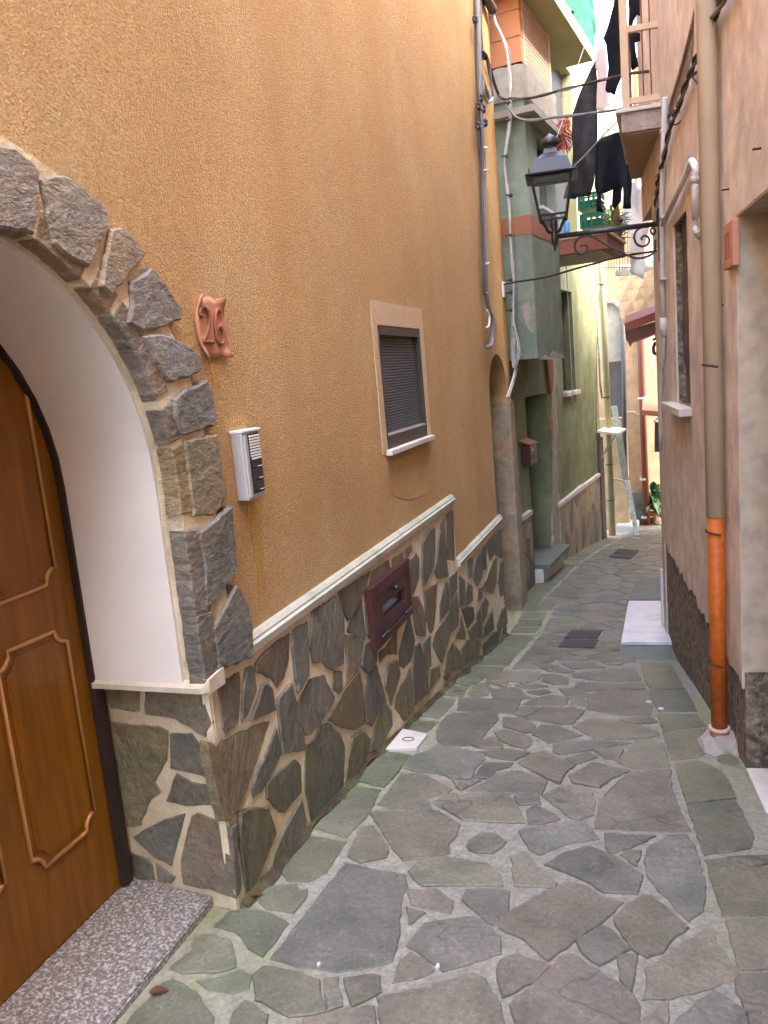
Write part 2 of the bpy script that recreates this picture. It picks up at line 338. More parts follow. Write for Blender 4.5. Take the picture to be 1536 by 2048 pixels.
def stone(bm, poly, P, h, base=-0.01, step=0.05, jit=0.004, bev=0.006, tint=(1,1,1,1), tilt=0.0, lay=None, seed=None):
    seed = seed if seed is not None else random.randrange(10**6)
    if abs(area2(poly)) < 2e-4: return
    if area2(poly) < 0: poly = poly[::-1]
    ring = resample(poly, step, jit, seed); n = len(ring)
    cu = sum(p[0] for p in ring)/n; cv = sum(p[1] for p in ring)/n
    rnd = random.Random(seed+1); ta, tb = rnd.uniform(-tilt, tilt), rnd.uniform(-tilt, tilt)
    def lift(p): return ta*(p[0]-cu)+tb*(p[1]-cv)
    ring = inset(ring, -bev*0.6); r2 = inset(ring, bev*0.3); r3 = inset(ring, bev*1.2)
    A = [bm.verts.new(P(u, v, base)) for u, v in ring]
    B = [bm.verts.new(P(u, v, h-bev+lift((u, v)))) for u, v in r2]
    C = [bm.verts.new(P(u, v, h+lift((u, v)))) for u, v in r3]
    fs = []
    for X, Y in ((A, B), (B, C)):
        for i in range(n): fs.append(bm.faces.new((X[i], X[(i+1) % n], Y[(i+1) % n], Y[i])))
    fs.append(bm.faces.new(C))
    if lay:
        for f in fs:
            for lp in f.loops: lp[lay] = tint
def clip(poly, a, b, c):             # keep a*x+b*y<=c
    out = []; n = len(poly)
    for i in range(n):
        p, q = poly[i], poly[(i+1) % n]; dp = a*p[0]+b*p[1]-c; dq = a*q[0]+b*q[1]-c
        if dp <= 0: out.append(p)
        if dp*dq < 0: t = dp/(dp-dq); out.append((p[0]+(q[0]-p[0])*t, p[1]+(q[1]-p[1])*t))
    return out
def cloth(name, poly, y, m, parent, amp=0.02, cells=0.05, freq=26, seed=0, thick=0.006, fall=None):
    """hanging cloth: outline in (x, z) at depth y, cut into cells and folded"""
    bm = BM(); bm.faces.new([bm.verts.new((x, y, z)) for x, z in poly])
    xs = [p[0] for p in poly]; zs = [p[1] for p in poly]
    x = min(xs)+cells
    while x < max(xs): bmesh.ops.bisect_plane(bm, geom=bm.verts[:]+bm.edges[:]+bm.faces[:], plane_co=(x, 0, 0), plane_no=(1, 0, 0)); x += cells
    z = min(zs)+cells*1.5
    while z < max(zs): bmesh.ops.bisect_plane(bm, geom=bm.verts[:]+bm.edges[:]+bm.faces[:], plane_co=(0, 0, z), plane_no=(0, 0, 1)); z += cells*1.5
    zt = max(zs)
    for v in bm.verts:
        k = min(1, 0.25+(zt-v.co.z)*1.6)
        v.co.y += amp*k*math.sin(v.co.x*freq+seed+2.2*noise.noise(Vector((v.co.x*3, seed, v.co.z*2))))+amp*1.2*noise.noise(Vector((v.co.x*7, v.co.z*3, seed+5)))
        v.co.x += amp*0.5*noise.noise(Vector((v.co.x*5, v.co.z*5, seed+9)))
    bmesh.ops.triangulate(bm, faces=[f for f in bm.faces if len(f.verts) > 4])
    g = bmesh.ops.extrude_face_region(bm, geom=bm.faces[:])
    bmesh.ops.translate(bm, verts=[e for e in g['geom'] if isinstance(e, bmesh.types.BMVert)], vec=(0, thick, 0))
    return obj(name, bm, m, parent, smooth=True)
def S(ox, oy, sc, *polys): return [[(ox+x/sc, oy+y/sc) for x, y in p] for p in polys]

# ================================================================== GROUND: mortar bed and crazy paving
bm = BM()
ys = [-8+i*0.4 for i in range(66)]+[19, 20, 22, 26, 32, 40, 60]; xs = [-16, -8, -4, -3, -2.4]+[-1.9+0.1*i for i in range(28)]+[1.2, 2, 4, 8, 16]
gv = [[bm.verts.new((x, y, gz(y))) for x in xs] for y in ys]
for j in range(len(ys)-1):
    for i in range(len(xs)-1): bm.faces.new((gv[j][i], gv[j][i+1], gv[j+1][i+1], gv[j+1][i]))
def left_edge(y): return -1.6 if y < 9.3 else -2.96+0.12385*y
def right_edge(y): return 0.834-0.105*y if y < 8 else -0.006+(y-8)*0.14
lay = bm.loops.layers.float_color.new('tint')
for f in bm.faces:
    for lp in f.loops:
        x, y = lp.vert.co.x, lp.vert.co.y; d = min(x-left_edge(y), right_edge(y)-x); lp[lay] = (1, 1, 1, max(0.1, min(1, 1.25-d/0.45)))
tag(obj('ground', bm, 'paving_mortar', smooth=True), kind='structure')

A = lambda *p: S(200, 1648, 3.84, *p)
B = lambda *p: S(600, 1648, 3.84, *p)
C_ = lambda *p: S(1000, 1648, 3.84, *p)
D_ = lambda *p: S(1136, 1648, 3.84, *p)
E_ = lambda *p: S(600, 1300, 3.84, *p)
F_ = lambda *p: S(900, 1300, 3.84, *p)
G_ = lambda *p: S(1136, 1300, 3.84, *p)
P2 = lambda *p: S(400, 1530, 5.12, *p)
traced = A(
 [(885,790),(990,690),(1130,650),(1330,700),(1440,770),(1350,900),(1250,1020),(1150,960),(1090,870),(1040,830)],
 [(730,880),(820,860),(980,900),(1020,1000),(1040,1100),(880,1140),(640,1145),(550,1110),(570,1080),(720,980)],
 [(760,1215),(900,1190),(1080,1130),(1170,1170),(1130,1270),(1020,1300),(850,1285)],
 [(560,1205),(640,1240),(760,1330),(800,1420),(870,1490),(850,1600),(200,1600),(260,1470),(400,1340),(480,1240)],
 [(1040,1450),(1110,1375),(1180,1400),(1280,1480),(1240,1600),(980,1600)])
traced += P2([(560,1330),(650,1270),(980,1230),(1010,1300),(1090,1290),(1060,1400),(960,1520),(700,1480)],
 [(840,1080),(1010,890),(1130,730),(1490,795),(1380,960),(1290,1110),(1110,1190),(900,1190)])
traced += E_([(130,1375),(330,1165),(570,1170),(500,1290),(350,1440)], [(340,1140),(430,1055),(615,1082),(565,1160),(430,1150)],
 [(445,1010),(650,785),(830,815),(740,950),(640,1055)], [(800,600),(870,545),(1060,555),(975,630)],
 [(895,505),(1030,365),(1190,385),(1130,470),(1060,530)], [(1045,345),(1130,265),(1280,300),(1230,365)],
 [(1145,240),(1205,195),(1400,230),(1290,285)], [(1215,178),(1290,142),(1455,162),(1410,220)],
 [(600,1190),(740,1010),(780,950),(960,960),(1080,1030),(1170,1070),(1120,1110),(990,1140),(900,1170),(780,1220),(740,1230)],
 [(540,1250),(1060,1245),(1220,1350),(1200,1420),(1140,1490),(1150,1560),(1000,1595),(800,1615),(720,1530),(600,1340)],
 [(820,1220),(900,1180),(990,1175),(1010,1225),(830,1240)],
 [(1090,545),(1160,495),(1510,485),(1520,540),(1440,620),(1380,700),(1290,740),(1130,740),(1060,700),(1050,640)],
 [(780,900),(850,820),(980,780),(1060,720),(1150,745),(1410,805),(1420,840),(1340,910),(1310,985),(1180,985),(1050,940),(900,930)],
 [(1180,1010),(1380,1005),(1240,1080),(1200,1060)])
traced += F_([(-130,1170),(0,1110),(440,1110),(480,1150),(570,1330),(300,1325),(100,1310),(0,1250)],
 [(80,370),(540,395),(500,490),(220,480),(60,465)], [(130,345),(180,280),(270,255),(310,295),(280,350),(200,365)],
 [(320,310),(500,290),(560,330),(620,375),(470,385),(330,370)], [(290,210),(360,165),(560,165),(710,185),(680,230),(580,255),(440,240),(430,290),(290,255)],
 [(550,425),(620,385),(780,350),(910,380),(880,430),(700,430)], [(500,500),(550,440),(720,445),(620,495),(570,520)],
 [(580,530),(730,450),(960,450),(1030,470),(940,570),(870,575),(720,550)], [(410,525),(560,525),(650,580),(640,635),(580,640),(410,590)],
 [(345,640),(420,615),(600,665),(630,720),(580,765),(470,735),(380,690)], [(160,730),(335,665),(405,740),(400,755),(230,755)],
 [(205,790),(440,770),(605,795),(500,850),(380,838)], [(190,980),(260,870),(480,870),(450,905),(350,925),(290,985)],
 [(130,1085),(280,1015),(330,960),(470,940),(560,940),(740,1010),(700,1108),(420,1098)],
 [(640,650),(700,580),(830,590),(1010,660),(900,690),(760,720),(710,690)],
 [(530,870),(620,800),(720,785),(850,840),(960,890),(880,955),(840,1025),(720,975),(570,900)],
 [(890,835),(1060,785),(1130,830),(1020,865),(960,880)], [(800,740),(860,712),(1180,702),(1385,718),(1060,775),(850,808),(800,795)],
 [(1105,775),(1310,755),(1325,770),(1290,850),(1200,838)], [(920,970),(1100,868),(1375,930),(1220,1000),(1150,1052),(950,1020)],
 [(710,1120),(870,1042),(940,1040),(1075,1080),(1108,1170),(1098,1270),(990,1308),(920,1288),(760,1160)],
 [(500,1130),(680,1122),(690,1185),(530,1190)], [(590,1240),(650,1200),(810,1270),(838,1302),(720,1335),(610,1342)],
 [(940,190),(1400,138),(1465,232),(1250,248),(950,215)], [(965,295),(980,245),(1260,268),(1470,255),(1495,300),(1240,300),(1060,318)],
 [(840,300),(1000,292),(1038,330),(1028,382),(930,385)], [(930,398),(1040,392),(1048,430),(930,430)],
 [(860,108),(1100,98),(1200,140),(950,150)], [(720,192),(820,190),(910,222),(900,262),(790,265),(705,240)],
 [(510,270),(620,262),(750,280),(740,290),(560,300)], [(590,322),(750,308),(770,330),(680,350)])
traced += G_([(250,1140),(460,965),(520,945),(785,925),(785,1050),(845,1200),(940,1395),(820,1398),(210,1378),(205,1330),(230,1250)],
 [(40,590),(180,525),(420,555),(540,588),(695,642),(695,668),(480,688),(220,688)],
 [(150,355),(300,312),(590,312),(645,380),(655,430),(635,505),(430,508),(150,460)], [(415,545),(520,518),(640,522),(685,560),(540,570)],
 [(385,870),(540,695),(590,695),(735,735),(755,800),(772,900),(520,918)],
 [(560,105),(785,98),(890,298),(650,308),(600,250)], [(625,320),(900,312),(960,420),(985,475),(700,478),(660,400)],
 [(695,500),(990,500),(1055,590),(730,628)], [(732,640),(1050,612),(1125,750),(1000,830),(800,848)],
 [(825,870),(1000,858),(1180,930),(1225,1000),(1280,1135),(920,1175),(870,1040)], [(925,1190),(1285,1162),(1335,1250),(1420,1440),(1395,1525),(1050,1578),(970,1350)])
traced += B([(345,312),(800,402),(818,480),(772,620),(748,900),(700,1060),(590,1090),(300,1138),(0,1100),(-130,1060),(-220,1040),(0,760),(180,525)],
 [(375,252),(470,35),(560,22),(675,180),(660,258),(470,298)], [(842,370),(930,282),(1100,262),(1240,282),(1440,312),(1530,400),(1555,478),(1200,473),(950,478),(872,420)],
 [(835,522),(1050,512),(1175,600),(1155,688),(865,620)], [(822,645),(950,692),(870,758),(842,768)],
 [(825,940),(890,852),(960,772),(1300,722),(1400,745),(1535,880),(1535,998),(1350,1058),(1100,1128),(1000,1060),(900,980)],
 [(722,1218),(772,1052),(850,992),(955,1040),(1015,1128),(900,1188)], [(1250,580),(1282,512),(1536,512),(1605,525),(1598,640),(1560,758),(1480,778),(1380,700)],
 [(-350,1170),(-280,1112),(0,1160),(145,1210),(145,1290),(185,1438),(30,1468),(-80,1478),(-180,1440),(-330,1350),(-340,1250)],
 [(195,1202),(288,1192),(298,1300),(202,1308)], [(205,1330),(308,1322),(318,1398),(222,1428)], [(342,1202),(560,1172),(608,1182),(618,1290),(402,1398),(372,1320)],
 [(35,1510),(300,1452),(558,1412),(590,1600),(20,1600)], [(604,1340),(1000,1262),(1330,1162),(1418,1202),(1535,1400),(1555,1600),(640,1600)])
traced += C_([(-15,1200),(0,1062),(130,1012),(375,1100),(300,1188),(30,1332)], [(0,720),(400,502),(530,462),(650,482),(790,572),(935,612),(830,718),(590,888),(370,1048),(200,900),(0,800)],
 [(152,60),(420,12),(640,-18),(698,40),(755,118),(500,158),(300,238),(230,200)], [(92,262),(180,222),(280,322),(428,460),(418,492),(120,478)],
 [(355,320),(480,242),(680,182),(900,262),(1085,400),(1048,538),(800,528),(660,440),(500,370)], [(812,82),(1185,102),(1000,190),(850,228),(822,190)],
 [(932,242),(1010,208),(1078,212),(1048,326)], [(1112,290),(1132,202),(1300,98),(1430,92),(1498,200),(1575,480),(1556,668),(1450,748),(1330,620),(1152,430)],
 [(884,740),(980,622),(1110,552),(1168,562),(1348,720),(1438,800),(1310,898),(1250,988),(1130,1028),(1010,958),(900,790)],
 [(592,910),(790,792),(868,830),(978,968),(898,1010),(770,1088),(640,1000)], [(912,1022),(1048,1012),(1010,1288),(932,1200)],
 [(85,1400),(290,1202),(480,1022),(560,1012),(748,1130),(900,1222),(1010,1312),(1068,1400),(1050,1600),(150,1600)])
traced += D_([(602,1122),(700,1072),(820,972),(1060,802),(1088,822),(1248,1080),(1298,1160),(1250,1208),(1030,1278),(800,1338),(582,1348),(622,1200)],
 [(570,1522),(768,1362),(768,1500),(740,1600),(530,1600)], [(832,1536),(1000,1372),(1120,1292),(1198,1330),(1348,1440),(1398,1600),(820,1600)],
 [(1062,282),(1210,268),(1400,332),(1600,348),(1600,700),(1190,712),(1122,480)], [(1232,262),(1536,252),(1536,308),(1430,328)],
 [(1222,752),(1600,722),(1600,1108),(1320,1118),(1292,1000)], [(1332,1172),(1600,1162),(1600,1600),(1440,1600),(1302,1300),(1292,1220)])
tr = [[(q.x, q.y) for q in (GR(p) for p in poly)] for poly in traced]
bm = BM(); lay = bm.loops.layers.float_color.new('tint')
PG = lambda u, v, w: Vector((u, v, gz(v)+w))
PAL = [(0.94,0.98,1.02), (1.0,1.01,0.92), (1.06,1.0,0.92), (1.0,0.99,0.97), (0.9,0.92,0.93), (1.04,1.02,0.95), (1.05,0.98,0.95)]
def ptint(cx, cy, rnd):
    c = rnd.choice(PAL); k = rnd.uniform(0.86, 1.16); d = min(cx-left_edge(cy), right_edge(cy)-cx)
    e = max(0, min(1, 1-d/0.45)); return (c[0]*k*(1-0.07*e), c[1]*k*(1-0.01*e), c[2]*k*(1-0.13*e), max(0.15, min(0.8, 1.1-d/0.5)))
rnd = random.Random(3)
for i, p in enumerate(tr):
    cx = sum(q[0] for q in p)/len(p); cy = sum(q[1] for q in p)/len(p)
    stone(bm, inset(p if area2(p) > 0 else p[::-1], -0.005), PG, 0.005+rnd.uniform(0, 0.005), -0.01, step=0.03, jit=0.005, bev=0.004, tint=ptint(cx, cy, rnd), tilt=0.012, lay=lay, seed=i)
seeds = []                                # traced stones keep their ground; the rest is filled with irregular cells
for i, p in enumerate(tr):
    n = len(p); cx = sum(q[0] for q in p)/n; cy = sum(q[1] for q in p)/n
    for j in range(n):
        a, b = p[j], p[(j+1) % n]; L = math.hypot(b[0]-a[0], b[1]-a[1]); k = max(1, int(L/0.09))
        for t in range(k):
            x = a[0]+(b[0]-a[0])*t/k; y = a[1]+(b[1]-a[1])*t/k; seeds.append((x*0.9+cx*0.1, y*0.9+cy*0.1, -1))
fixed = list(seeds); tries = 0; pts = []
def border(y): return (0.34 if y > 5.6 else 0.0), (0.33 if 5.5 < y < 8 else 0.0)
while tries < 9000:
    tries += 1; y = rnd.uniform(-3, 19); x = rnd.uniform(left_edge(y)+border(y)[0]+0.05, right_edge(y)-border(y)[1]-0.05)
    dmin = 0.22 if rnd.random() < 0.6 else 0.36
    if y > 7: dmin *= 0.95
    if any((x-q[0])**2+(y-q[1])**2 < (dmin if q[2] == 1 else 0.15)**2 for q in pts): continue
    if any(abs(y-q[1]) < 0.2 and (x-q[0])**2+(y-q[1])**2 < 0.13**2 for q in fixed): continue
    if any(sum(1 for j in range(len(p)) if (p[j][1] > y) != (p[(j+1) % len(p)][1] > y) and x < (p[(j+1) % len(p)][0]-p[j][0])*(y-p[j][1])/(p[(j+1) % len(p)][1]-p[j][1])+p[j][0]) % 2 for p in tr if min(q[1] for q in p) <= y <= max(q[1] for q in p)): continue
    pts.append((x, y, 1))
allp = pts+fixed
for x, y, _ in pts:
    cell = [(x-0.5, y-0.5), (x+0.5, y-0.5), (x+0.5, y+0.5), (x-0.5, y+0.5)]
    nb = sorted(((q[0]-x)**2+(q[1]-y)**2, q) for q in allp if abs(q[0]-x) < 0.9 and abs(q[1]-y) < 0.9)[1:46]
    for d2, q in nb:
        d = math.sqrt(d2); nx, ny = (q[0]-x)/d, (q[1]-y)/d
        cell = clip(cell, nx, ny, nx*x+ny*y+d/2-0.011)
        if len(cell) < 3: break
    if len(cell) < 3: continue
    bl, br = border(y); cell = clip(cell, -1, 0.0, -(left_edge(y)+bl+0.02)); cell = clip(cell, 1, 0.105, 1*(right_edge(y)-br-0.02)+0.105*y) if len(cell) > 2 else cell
    if len(cell) < 3 or abs(area2(cell)) < 0.004: continue
    stone(bm, cell, PG, 0.005+rnd.uniform(0, 0.005), -0.01, step=0.05, jit=0.007, bev=0.004, tint=ptint(x, y, rnd), tilt=0.015, lay=lay)
y = 5.95                                   # border stones along both house fronts
while y < 15:
    L = rnd.uniform(0.28, 0.5); a = left_edge(y+0.1)+0.015
    if not (8.1 < y < 8.1): stone(bm, [(a, y), (a+rnd.uniform(0.27, 0.31), y+rnd.uniform(-0.03, 0.03)), (left_edge(y+L)+0.29, y+L-0.02), (left_edge(y+L)+0.015, y+L-0.02)], PG, 0.006, -0.01, step=0.06, jit=0.005, bev=0.004, tint=ptint(a+0.1, y, rnd), lay=lay)
    y += L+0.01
tag(obj('paving', bm, 'paving_stone'), kind='structure')

# ================================================================== ORANGE HOUSE
LWO = Plane((-1.63, 0), (0, 1), (1, 0))          # stucco face, 3 cm behind the stone facing
CY, CZ, RI, RO = 1.55, -0.30, 0.81, 1.065
house = thing('orange_house', 'orange stucco house with arched brown door and slate stone base', 'house', (-1.63, 4, -2.2))
def arch_pts(r, n=22, zb=-2.3, yl=None): return [(CY+r, zb)]+[(CY+r*math.cos(t), CZ+r*math.sin(t)) for t in [math.pi*i/n for i in range(n+1)]]+[(CY-r, zb)]
L_ = lambda *ps: [(lambda q: (q.y, q.z))(LX(p)) for p in ps]
wtl, wbr = LX((765, 660)), LX((855, 868)); WY0, WY1, WZ0, WZ1 = 4.745, 5.70, -0.455, 0.325
NY0, NY1, NZ = 8.12, 9.19, -0.30
niche = [(NY1, -3.2), (NY1, NZ)]+[((NY0+NY1)/2+(NY1-NY0)/2*math.cos(t), NZ+0.44*math.sin(t)) for t in [math.pi*i/12 for i in range(1, 12)]]+[(NY0, NZ), (NY0, -3.2)]
door_hole = arch_pts(RI+0.015, zb=-1.06)[:-1]+[(CY-RI-0.015, -1.06), (CY-RI-0.06, -1.06), (CY-RI-0.06, -2.1), (2.445, -2.1), (2.445, -1.06)]
bm = BM()
wall_mesh(bm, LWO.P, [(-8, -3.6), (9.42, -3.6), (9.42, 5.2), (-8, 5.2)], [(door_hole, 0.60, False), (niche, 0.42, True), ([(WY0, WZ0), (WY1, WZ0), (WY1, WZ1), (WY0, WZ1)], 0.06, True)], back=0.62)
obj('wall', bm, 'orange_stucco', house)
# white plaster reveal lining of the doorway
bm = BM(); pin = arch_pts(RI-0.012, zb=-1.06); pout = arch_pts(RI+0.02, zb=-1.06)
def strip(bm, pa, pb, P, w0, w1):
    n = len(pa); q = [[bm.verts.new(P(*p, w)) for p in pp] for pp, w in ((pa, w0), (pa, w1), (pb, w1), (pb, w0))]
    for k in range(4):
        for i in range(n-1): bm.faces.new((q[k][i], q[k][i+1], q[(k+1) % 4][i+1], q[(k+1) % 4][i]))
    bm.faces.new([x[0] for x in q]); bm.faces.new([x[-1] for x in q][::-1])
strip(bm, pin, pout, LWO.P, -0.44, -0.05); obj('door_reveal', bm, 'white_plaster', house, smooth=False)
# arch of slate stones with beige mortar
bm = BM(); n = 40
def ringpts(r0, r1, seed):
    out = []
    for i in range(n+1):
        t = -0.0+math.pi*i/n; k = 1+0.012*noise.noise(Vector((t*4, seed, 0))); out.append((CY+r0*k*math.cos(t), CZ+r0*k*math.sin(t)))
    return out
def band(r, seed, zb): p = ringpts(r, r, seed); return [(CY+r, zb), (CY+r*1.0, -0.7)]+p+[(CY-r, -0.7), (CY-r, zb)]
strip(bm, band(RI+0.002, 1, -1.07), band(RO-0.03, 2, -1.07), LWO.P, -0.06, 0.036); obj('arch_mortar', bm, 'arch_mortar', house)
LL = lambda *p: S(0, 250, 2.925, *p)
MM = lambda *p: S(300, 730, 3.1045, *p)
arch = LL([(-60,130),(0,130),(60,150),(160,230),(205,280),(205,420),(170,640),(0,605),(-80,600)],
 [(220,330),(290,300),(390,320),(480,400),(580,480),(610,560),(580,640),(490,830),(400,790),(290,700),(250,540)],
 [(580,800),(620,620),(680,610),(760,680),(830,760),(760,830),(620,1000),(560,950)],
 [(740,920),(860,840),(940,930),(1040,1080),(1040,1140),(820,1210),(730,1160),(750,1050)],
 [(820,1240),(950,1235),(1070,1290),(1140,1350),(1160,1430),(1080,1480),(960,1500),(880,1380)],
 [(990,1610),(1060,1550),(1190,1500),(1220,1560),(1250,1750),(1040,1820),(1000,1720)])
arch += MM([(190,470),(400,430),(430,600),(465,830),(380,930),(250,940),(210,620)], [(280,1040),(480,880),(490,1020),(520,1260),(420,1420),(330,1540),(320,1330),(310,1180)],
 [(370,1640),(520,1370),(580,1480),(610,1620),(610,1810),(400,1890),(390,1750)])
apoly = [L_(*p) for p in arch]
for k in range(9):            # the unseen left half of the arch, stones of the same kind
    t0 = math.pi*0.475+k*0.172
    if t0 < math.pi: apoly.append([(CY+r*math.cos(t), CZ+r*math.sin(t)) for r, t in ((0.83, t0), (1.06, t0+0.01), (1.07, t0+0.155), (0.83, t0+0.15))])
    else: apoly.append([(CY-1.05, -0.3-(k-8)*0.3-0.3), (CY-0.83, -0.3-(k-8)*0.3-0.3), (CY-0.83, -0.05-(k-8)*0.3-0.3), (CY-1.05, -0.05-(k-8)*0.3-0.3)])
bm = BM(); lay = bm.loops.layers.float_color.new('tint'); rnd = random.Random(11)
AT = [(1.1,1.02,0.95), (1.15,1.05,0.92), (1.25,1.05,0.85), (0.95,0.93,0.92), (0.95,0.97,1.0), (0.8,0.82,0.86), (1.15,1.02,0.75), (0.85,0.88,0.92), (0.72,0.75,0.8)]
for i, p in enumerate(apoly):
    t = AT[i % 9]; stone(bm, p, LW.P, 0.020+rnd.uniform(-0.004, 0.006), -0.05, step=0.03, jit=0.005, bev=0.008, tint=(*t, 0.2), tilt=0.03, lay=lay, seed=60+i)
# return faces of the arch stones turning into the opening
for i, p in enumerate(apoly[:9]):
    if max(q[1] for q in p) > CZ+0.05:
        an = [math.atan2(q[1]-CZ, q[0]-CY) for q in p]; t0, t1 = min(an)+0.015, max(an)-0.015
        seg = [(CY+RI*1.0*math.cos(t0+(t1-t0)*k/8)-0.006*math.cos(t0), CZ+RI*math.sin(t0+(t1-t0)*k/8)) for k in range(9)]+[(CY+(RI+0.075)*math.cos(t1-(t1-t0)*k/8), CZ+(RI+0.075)*math.sin(t1-(t1-t0)*k/8)) for k in range(9)]
    else:
        z0, z1 = max(min(q[1] for q in p), -1.06), max(q[1] for q in p); seg = [(CY+RI-0.006, z0+0.02), (CY+RI+0.10, z0), (CY+RI+0.10, z1-0.04), (CY+RI-0.006, z1-0.03)]
    t = AT[i % 9]; stone(bm, seg, LW.P, 0.006+0.0011*i, -0.05, step=0.03, jit=0.004, bev=0.006, tint=(t[0]*1.05, t[1]*0.95, t[2]*0.85, 0.2), lay=lay, seed=90+i)
obj('stone_arch', bm, 'arch_stone', house)

# slate facing of the base and its mortar
Q1 = lambda *p: S(600, 1080, 5.12, *p)
Q2 = lambda *p: S(600, 1330, 5.12, *p)
P1 = lambda *p: S(400, 1280, 5.12, *p)
R1 = lambda *p: S(800, 1000, 6.4, *p)
R2 = lambda *p: S(800, 1180, 6.4, *p)
clad = P1([(180,470),(420,320),(430,480),(400,850),(270,960),(240,900),(210,650)], [(480,290),(540,270),(570,400),(580,520),(500,760),(440,850),(450,500)],
 [(580,240),(700,100),(780,30),(930,-70),(925,200),(870,400),(800,490),(740,390),(640,340),(580,330)], [(950,60),(960,-100),(1110,-190),(1115,360),(1010,540),(985,400)],
 [(590,640),(640,460),(690,440),(740,500),(780,720),(640,780),(530,820)], [(70,1040),(165,1090),(200,1010),(400,930),(620,850),(750,810),(690,960),(490,1530),(400,1720),(310,1850),(230,1840),(170,1600),(100,1300)],
 [(790,900),(850,1150),(840,1180),(740,1390),(640,1560),(560,1620),(540,1530),(600,1360),(780,930)], [(800,600),(940,430),(970,560),(1080,1000),(1080,1130),(860,1170),(820,900)],
 [(1010,640),(1130,390),(1300,350),(1310,420),(1390,580),(1380,640),(1280,800),(1150,960),(1090,980),(1040,800)], [(1380,330),(1470,320),(1475,510),(1430,560),(1370,490)],
 [(1090,1070),(1180,1010),(1240,850),(1300,830),(1450,960),(1500,1100),(1490,1520),(1380,1680),(1160,1880),(1090,1560)])
clad += P2([(400,480),(560,430),(700,430),(740,560),(790,700),(690,960),(560,1280),(470,1280),(430,1000),(400,700)], [(690,200),(760,120),(990,-60),(1050,0),(1050,290),(880,480),(830,480),(690,340)],
 [(730,1060),(780,870),(900,620),(1050,340),(1090,560),(1090,660),(950,900),(830,1030)], [(310,640),(370,590),(390,900),(430,1270),(395,1340),(340,1100)])
clad += Q1([(130,740),(380,580),(440,780),(450,900),(440,1270),(350,1340),(280,1310),(240,1240),(150,1260),(105,1090)], [(400,540),(570,430),(610,650),(540,790),(500,830),(420,660)],
 [(585,420),(680,355),(740,315),(700,430),(660,540),(620,610)], [(720,440),(750,320),(920,205),(940,310),(730,460)], [(500,890),(640,590),(660,790),(680,950),(670,1030),(560,960),(490,950)],
 [(480,970),(560,970),(660,1040),(640,1200),(620,1300),(500,1400),(480,1440)], [(670,620),(720,630),(750,950),(690,970)], [(660,1080),(750,980),(790,1140),(790,1240),(700,1370),(630,1290)],
 [(690,1400),(800,1270),(860,1480),(900,1650),(800,1810),(740,1910),(680,1870),(670,1640)], [(470,1510),(610,1330),(640,1480),(650,1890),(560,1940),(450,1920),(290,1840),(380,1680)],
 [(900,1270),(1000,1230),(1030,1370),(960,1620),(940,1700),(880,1500)], [(820,1160),(900,1090),(1000,930),(1010,1180),(900,1170),(830,1260)], [(1060,1000),(1130,780),(1180,1040),(1150,1230),(1080,1320),(1030,1300),(1020,1160)],
 [(950,200),(1060,120),(1070,230),(960,300)], [(1080,105),(1150,55),(1160,110),(1090,200)])
clad += Q2([(500,960),(540,740),(650,680),(720,760),(690,930),(660,1020),(470,1270)], [(720,900),(780,640),(880,370),(950,460),(960,620),(880,760),(800,880)], [(980,440),(990,330),(1110,80),(1140,10),(1150,200),(1180,400),(1170,470),(1080,580)])
clad += R1([(140,770),(210,670),(250,740),(260,1000),(190,1210),(150,1200)], [(290,560),(350,420),(450,330),(450,660),(430,860),(340,1060),(300,1100),(280,900)], [(480,760),(520,380),(590,620),(600,800),(620,980),(500,1000),(440,900)],
 [(600,180),(680,120),(720,800),(640,910),(610,700)], [(530,310),(580,220),(590,590),(520,370)], [(310,1160),(500,1050),(480,1300),(500,1480),(500,1620),(400,1720),(340,1500)], [(180,1230),(250,1230),(300,1380),(330,1500),(320,1740),(220,1720),(180,1500)],
 [(520,1340),(580,1030),(620,1060),(640,1250),(640,1400),(520,1580)], [(640,990),(740,900),(740,1150),(650,1300)], [(760,960),(830,1030),(830,1340),(770,1380)], [(840,1200),(870,1060),(920,1100),(930,1290),(840,1370)],
 [(880,780),(940,740),(930,980),(880,1000)], [(950,900),(1000,700),(1040,660),(1050,990),(1000,1110),(940,1000)], [(1060,640),(1110,560),(1110,880),(1070,900)], [(1120,540),(1300,350),(1310,740),(1220,690),(1160,790),(1120,870)],
 [(1090,1050),(1180,790),(1240,720),(1250,1060),(1200,1200),(1100,1170)], [(1260,1040),(1280,810),(1325,760),(1345,1220),(1300,1240)], [(1010,1140),(1090,1080),(1060,1250),(1000,1310)])
clad += R2([(420,640),(510,480),(640,290),(650,180),(740,30),(750,270),(740,460),(650,560),(540,940),(430,720)], [(190,720),(260,680),(330,900),(350,1100),(370,1320),(190,1480),(160,1150)], [(310,690),(400,570),(400,980),(350,1040)],
 [(380,1190),(400,1020),(520,960),(540,1110),(370,1310)], [(560,1100),(600,800),(690,640),(700,1000),(600,1160)], [(700,1040),(720,700),(780,780),(800,1000)], [(780,1000),(790,760),(850,640),(920,640),(880,940)],
 [(800,240),(880,210),(960,220),(970,370),(870,490)], [(710,620),(770,470),(780,300),(860,560),(850,640)], [(1030,200),(1080,90),(1140,160),(1110,330),(1050,440)], [(980,300),(1020,230),(1050,480),(1060,620),(1000,600)],
 [(1080,480),(1180,250),(1200,500),(1080,620)], [(910,760),(1010,620),(1040,700),(1010,880),(890,940)], [(1040,740),(1220,530),(1260,540),(1230,730),(1060,850)], [(1250,450),(1300,250),(1340,200),(1370,420),(1300,500),(1260,700)],
 [(1300,660),(1330,520),(1368,440),(1382,640)], [(880,520),(970,400),(990,600),(930,680)])
bm = BM(); lay = bm.loops.layers.float_color.new('tint'); rnd = random.Random(5)
